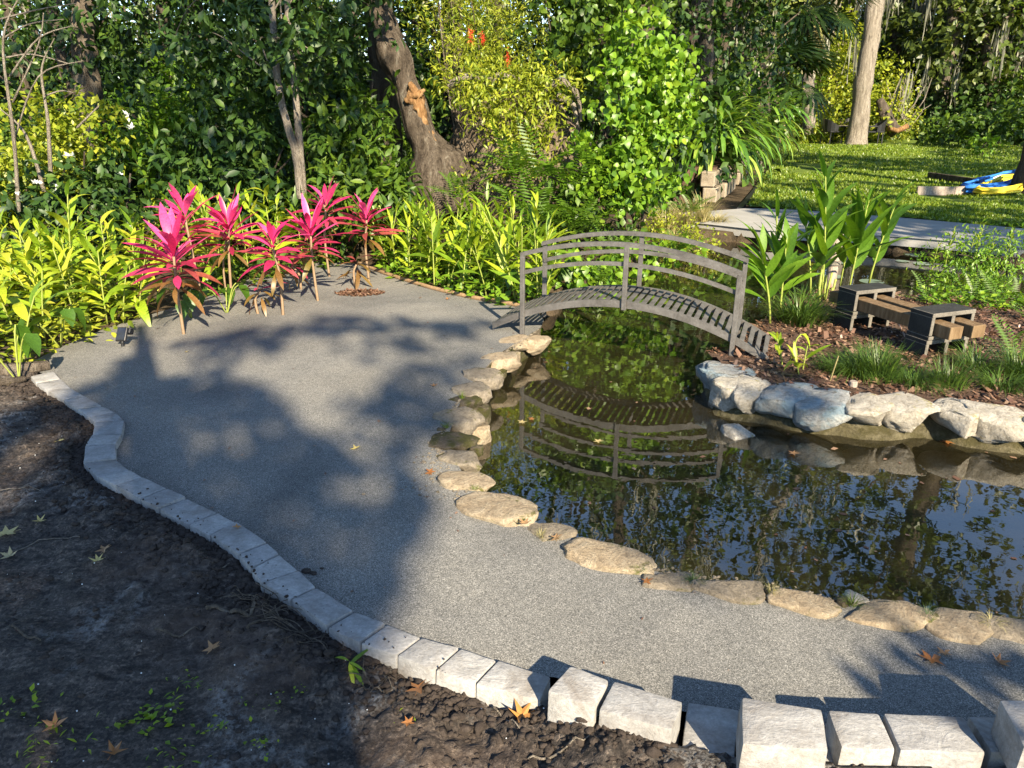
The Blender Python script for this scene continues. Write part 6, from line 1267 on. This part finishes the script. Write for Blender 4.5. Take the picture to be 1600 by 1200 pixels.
for i, c in enumerate(seeds_):
    m = own == i
    if m.sum() < 30: continue
    Q = P[m]; root = empty('shade_tree', (c[0], c[1], 0), 0, 'broad leaved tree behind the camera casting dappled shade over the garden', 'tree', 'trees behind the camera')
    n = len(Q); d = rdir(rng, n); d[:, 2] -= .3
    link('crown', scatter('crown', (LEAF4[0]*[1.25, 1, 1], LEAF4[1]), Q-np.array([c[0], c[1], 0]), d, rdir(rng, n)+np.array([0, 0, .3]), SZ[m]*rng.uniform(.7, 1.3, n), None, rng), M['shade_leaf'], root)
    cz = Q[:, 2].mean(); mb = MB(); e = Vector((Q[:, 0].mean()-c[0], Q[:, 1].mean()-c[1], cz)); q = smooth_path([Vector((0, 0, -.3)), Vector((0, 0, cz*.4)), e*.7+Vector((0, 0, cz*.2)), e], 5); mb.tube(q, interp_r([.16, .13, .07, .02], len(q)), 10, True, .3, i); mb.build('trunk', M['bark'], root, True)
    for k in range(6):
        t_ = Vector(Q[rng.integers(0, n)])-Vector((c[0], c[1], 0)); s0 = q[int(len(q)*.6)]; mb = MB(); mb.tube([s0, s0.lerp(t_, .5)+Vector((0, 0, .2)), t_], [.02, .014, .006], 6, True, .3, k); mb.build('branch', M['bark'], root, True)
# unseen thick trunk added to block the sun: its straight shadow edge crosses the soil at the bottom of the picture
gp = G(592, 1200, -.06); q = gp-Vector((LDIR.x, LDIR.y, 0)).normalized()*4.2; side = Vector((LDIR.y, -LDIR.x, 0)).normalized()
tc_ = q-side*.42; root = empty('shade_tree', (tc_.x, tc_.y, 0), 0, 'unseen thick trunk added behind the camera for a straight shadow edge', 'tree', 'trees behind the camera')
mb = MB(); mb.tube([(0, 0, -.3), (0, 0, 2), (-.02, 0, 3.0), (-.2, -.1, 3.6), (-.5, -.3, 5.5)], [.46, .42, .40, .12, .05], 20, True, .12, 3); mb.build('trunk', M['bark'], root, True)

rng = np.random.default_rng(35); n = 5200
xx = -4.2+5.4*rng.random(n); yy = 1.1+3.6*rng.random(n)**1.4; ok = (~inpoly(xx, yy, dirt_cut)); xx, yy = xx[ok], yy[ok]; n = len(xx); zz = dirt_z(xx, yy); sz = np.clip(rng.gamma(1.6, .0032, n), .0015, .018)
V = iv[None]*sz[:, None, None]*rng.uniform(.5, 1.3, (n, len(iv), 1))*np.array([1.3, 1, .7])+np.stack([xx, yy, zz], 1)[:, None, :]
tag(link('soil_crumbs', mesh_np('soil_crumbs', V, (jf[None]+(np.arange(n)*len(iv))[:, None, None]).reshape(-1, 3), None, False), M['clod']), kind='stuff')
n = 90; ii = rng.integers(0, len(P), n); V = iv[None]*rng.uniform(.0012, .0038, n)[:, None, None]+(P[ii]+np.concatenate([rng.normal(size=(n, 2))*.06, np.zeros((n, 1))], 1))[:, None, :]; V[:, :, 2] += .004
xx = rng.uniform(-3, .3, 160); yy = rng.uniform(1.3, 4, 160); ok = ~inpoly(xx, yy, dirt_cut); xx, yy = xx[ok], yy[ok]; V2 = iv[None]*rng.uniform(.001, .003, len(xx))[:, None, None]+np.stack([xx, yy, dirt_z(xx, yy)+.004], 1)[:, None, :]; V = np.concatenate([V, V2]); n = len(V)
tag(link('white_specks', mesh_np('white_specks', V, (jf[None]+(np.arange(n)*len(iv))[:, None, None]).reshape(-1, 3), None, True), M['white']), kind='stuff')

# soil crumbs fallen on the pavers and loose grit along the stone rim
rng = np.random.default_rng(44); n = 130; k = np.clip(rng.normal(16, 4, n), 0, 23).astype(int); u = rng.random(n)[:, None]; w = (rng.random(n)**3.5)[:, None]*.7
A_ = np.array([tuple(G(*p, .03)) for p in OUTER]); B_ = np.array([tuple(G(*p, .03)) for p in INNER]); Pq = (A_[k]*(1-u)+A_[k+1]*u)*(1-w)+(B_[k]*(1-u)+B_[k+1]*u)*w; Pq[:, 2] = .033; sz = np.clip(rng.gamma(1.1, .0021, n), .0008, .008)
V = iv[None]*sz[:, None, None]*rng.uniform(.4, 1.35, (n, len(iv), 1))+Pq[:, None, :]
tag(link('soil_crumbs', mesh_np('soil_crumbs', V, (jf[None]+(np.arange(n)*len(iv))[:, None, None]).reshape(-1, 3), None, False), M['clod']), kind='stuff')
n = 2600; rw = np.array([tuple(p) for p in Gs(RIM)]); k = rng.integers(0, len(rw)-1, n); u = rng.random(n)[:, None]; Pq = rw[k]*(1-u)+rw[k+1]*u; c0 = np.array([[-.6, 3.0, 0]]); dd = c0-Pq; dd /= np.linalg.norm(dd, axis=1, keepdims=True); Pq = Pq+dd*(.05+rng.gamma(1.2, .07, n))[:, None]; Pq[:, 2] = .003
sz = np.clip(rng.gamma(2, .0016, n), .001, .009); V = iv[None]*sz[:, None, None]*rng.uniform(.6, 1.2, (n, len(iv), 1))*np.array([1.2, 1, .7])+Pq[:, None, :]
tag(link('loose_grit', mesh_np('loose_grit', V, (jf[None]+(np.arange(n)*len(iv))[:, None, None]).reshape(-1, 3), None, False), M['stone_grey']), kind='stuff')
# bits of leaf and bark drifting on the pond
n = 420; xx = rng.uniform(-.4, 3.4, n); yy = rng.uniform(2.2, 6.6, n); ok = inpoly(xx, yy, pond_poly) & (vnoise(xx*1.5, yy*1.5) > .42); xx, yy = xx[ok], yy[ok]; n = len(xx)
tag(link('floating_debris', scatter('floating_debris', (np.array([(-.3, 0, 0), (.3, .1, 0), (.2, 1, 0), (-.25, .8, 0)]), np.array([(0, 1, 2, 3)])), np.stack([xx, yy, np.full(n, W_Z+.003)], 1), rdir(rng, n)*[1, 1, 0], np.tile([0, 0, 1.0], (n, 1)), rng.gamma(2, .007, n)+.003, None, rng), M['chip']), kind='stuff')

# low leafy ground cover between the ginger stems
def cover(poly_px, n, size, mat, name, seed, tm=LEAF4, hz=.16):
    rng = np.random.default_rng(seed); P_ = [tuple(p)[:2] for p in Gs(poly_px)]; a = np.array(P_); g = rng.random((n*3, 2))*(a.max(0)-a.min(0))+a.min(0); g = g[inpoly(g[:, 0], g[:, 1], P_)][:n]; n = len(g)
    d = rdir(rng, n); d[:, 2] = np.abs(d[:, 2])*.6; z = hz*rng.random(n)**1.5
    tag(link(name, scatter(name, tm, np.concatenate([g, z[:, None]-.02], 1), d, rdir(rng, n)*.5+np.array([0, -.2, 1.0]), size*rng.uniform(.5, 1.25, n), None, rng), M[mat]), kind='stuff')
cover([(-200,640),(-40,600),(45,572),(130,543),(225,510),(240,470),(100,430),(-200,470)], 2600, .10, 'leaf_yellow', 'ground_cover', 91, lance(1, .32, 3, .35, .1, .5), .24)
cover([(590,425),(640,444),(740,470),(840,492),(850,440),(700,400),(580,395)], 1300, .085, 'leaf_vine', 'ground_cover', 92, LEAF4, .16)
cover([(320,470),(420,440),(560,412),(560,395),(330,420)], 700, .09, 'leaf_mid', 'ground_cover', 93, LEAF4, .2)
cover([(1440,480),(1620,490),(1620,470),(1440,462)], 500, .06, 'leaf_vine', 'ground_cover', 94, LEAF4, .12)

# small dark bits of bark and leaf lying on the gravel
rng = np.random.default_rng(61); n = 420; P_ = [tuple(p)[:2] for p in path_poly]; g = np.stack([rng.uniform(-3.2, 2, n), rng.uniform(1.6, 7.2, n)], 1); g = g[inpoly(g[:, 0], g[:, 1], P_)]; n = len(g); d = rdir(rng, n); d[:, 2] *= .15
tag(link('path_litter', scatter('path_litter', (np.array([(-.25, 0, 0), (.25, .1, .05), (.2, 1, 0), (-.2, .9, .1)]), np.array([(0, 1, 2, 3)])), np.concatenate([g, np.full((n, 1), .004)], 1), d, rdir(rng, n)*.3+np.array([0, 0, 1.0]), np.clip(rng.gamma(1.5, .006, n), .003, .03), None, rng), M['chip']), kind='stuff')
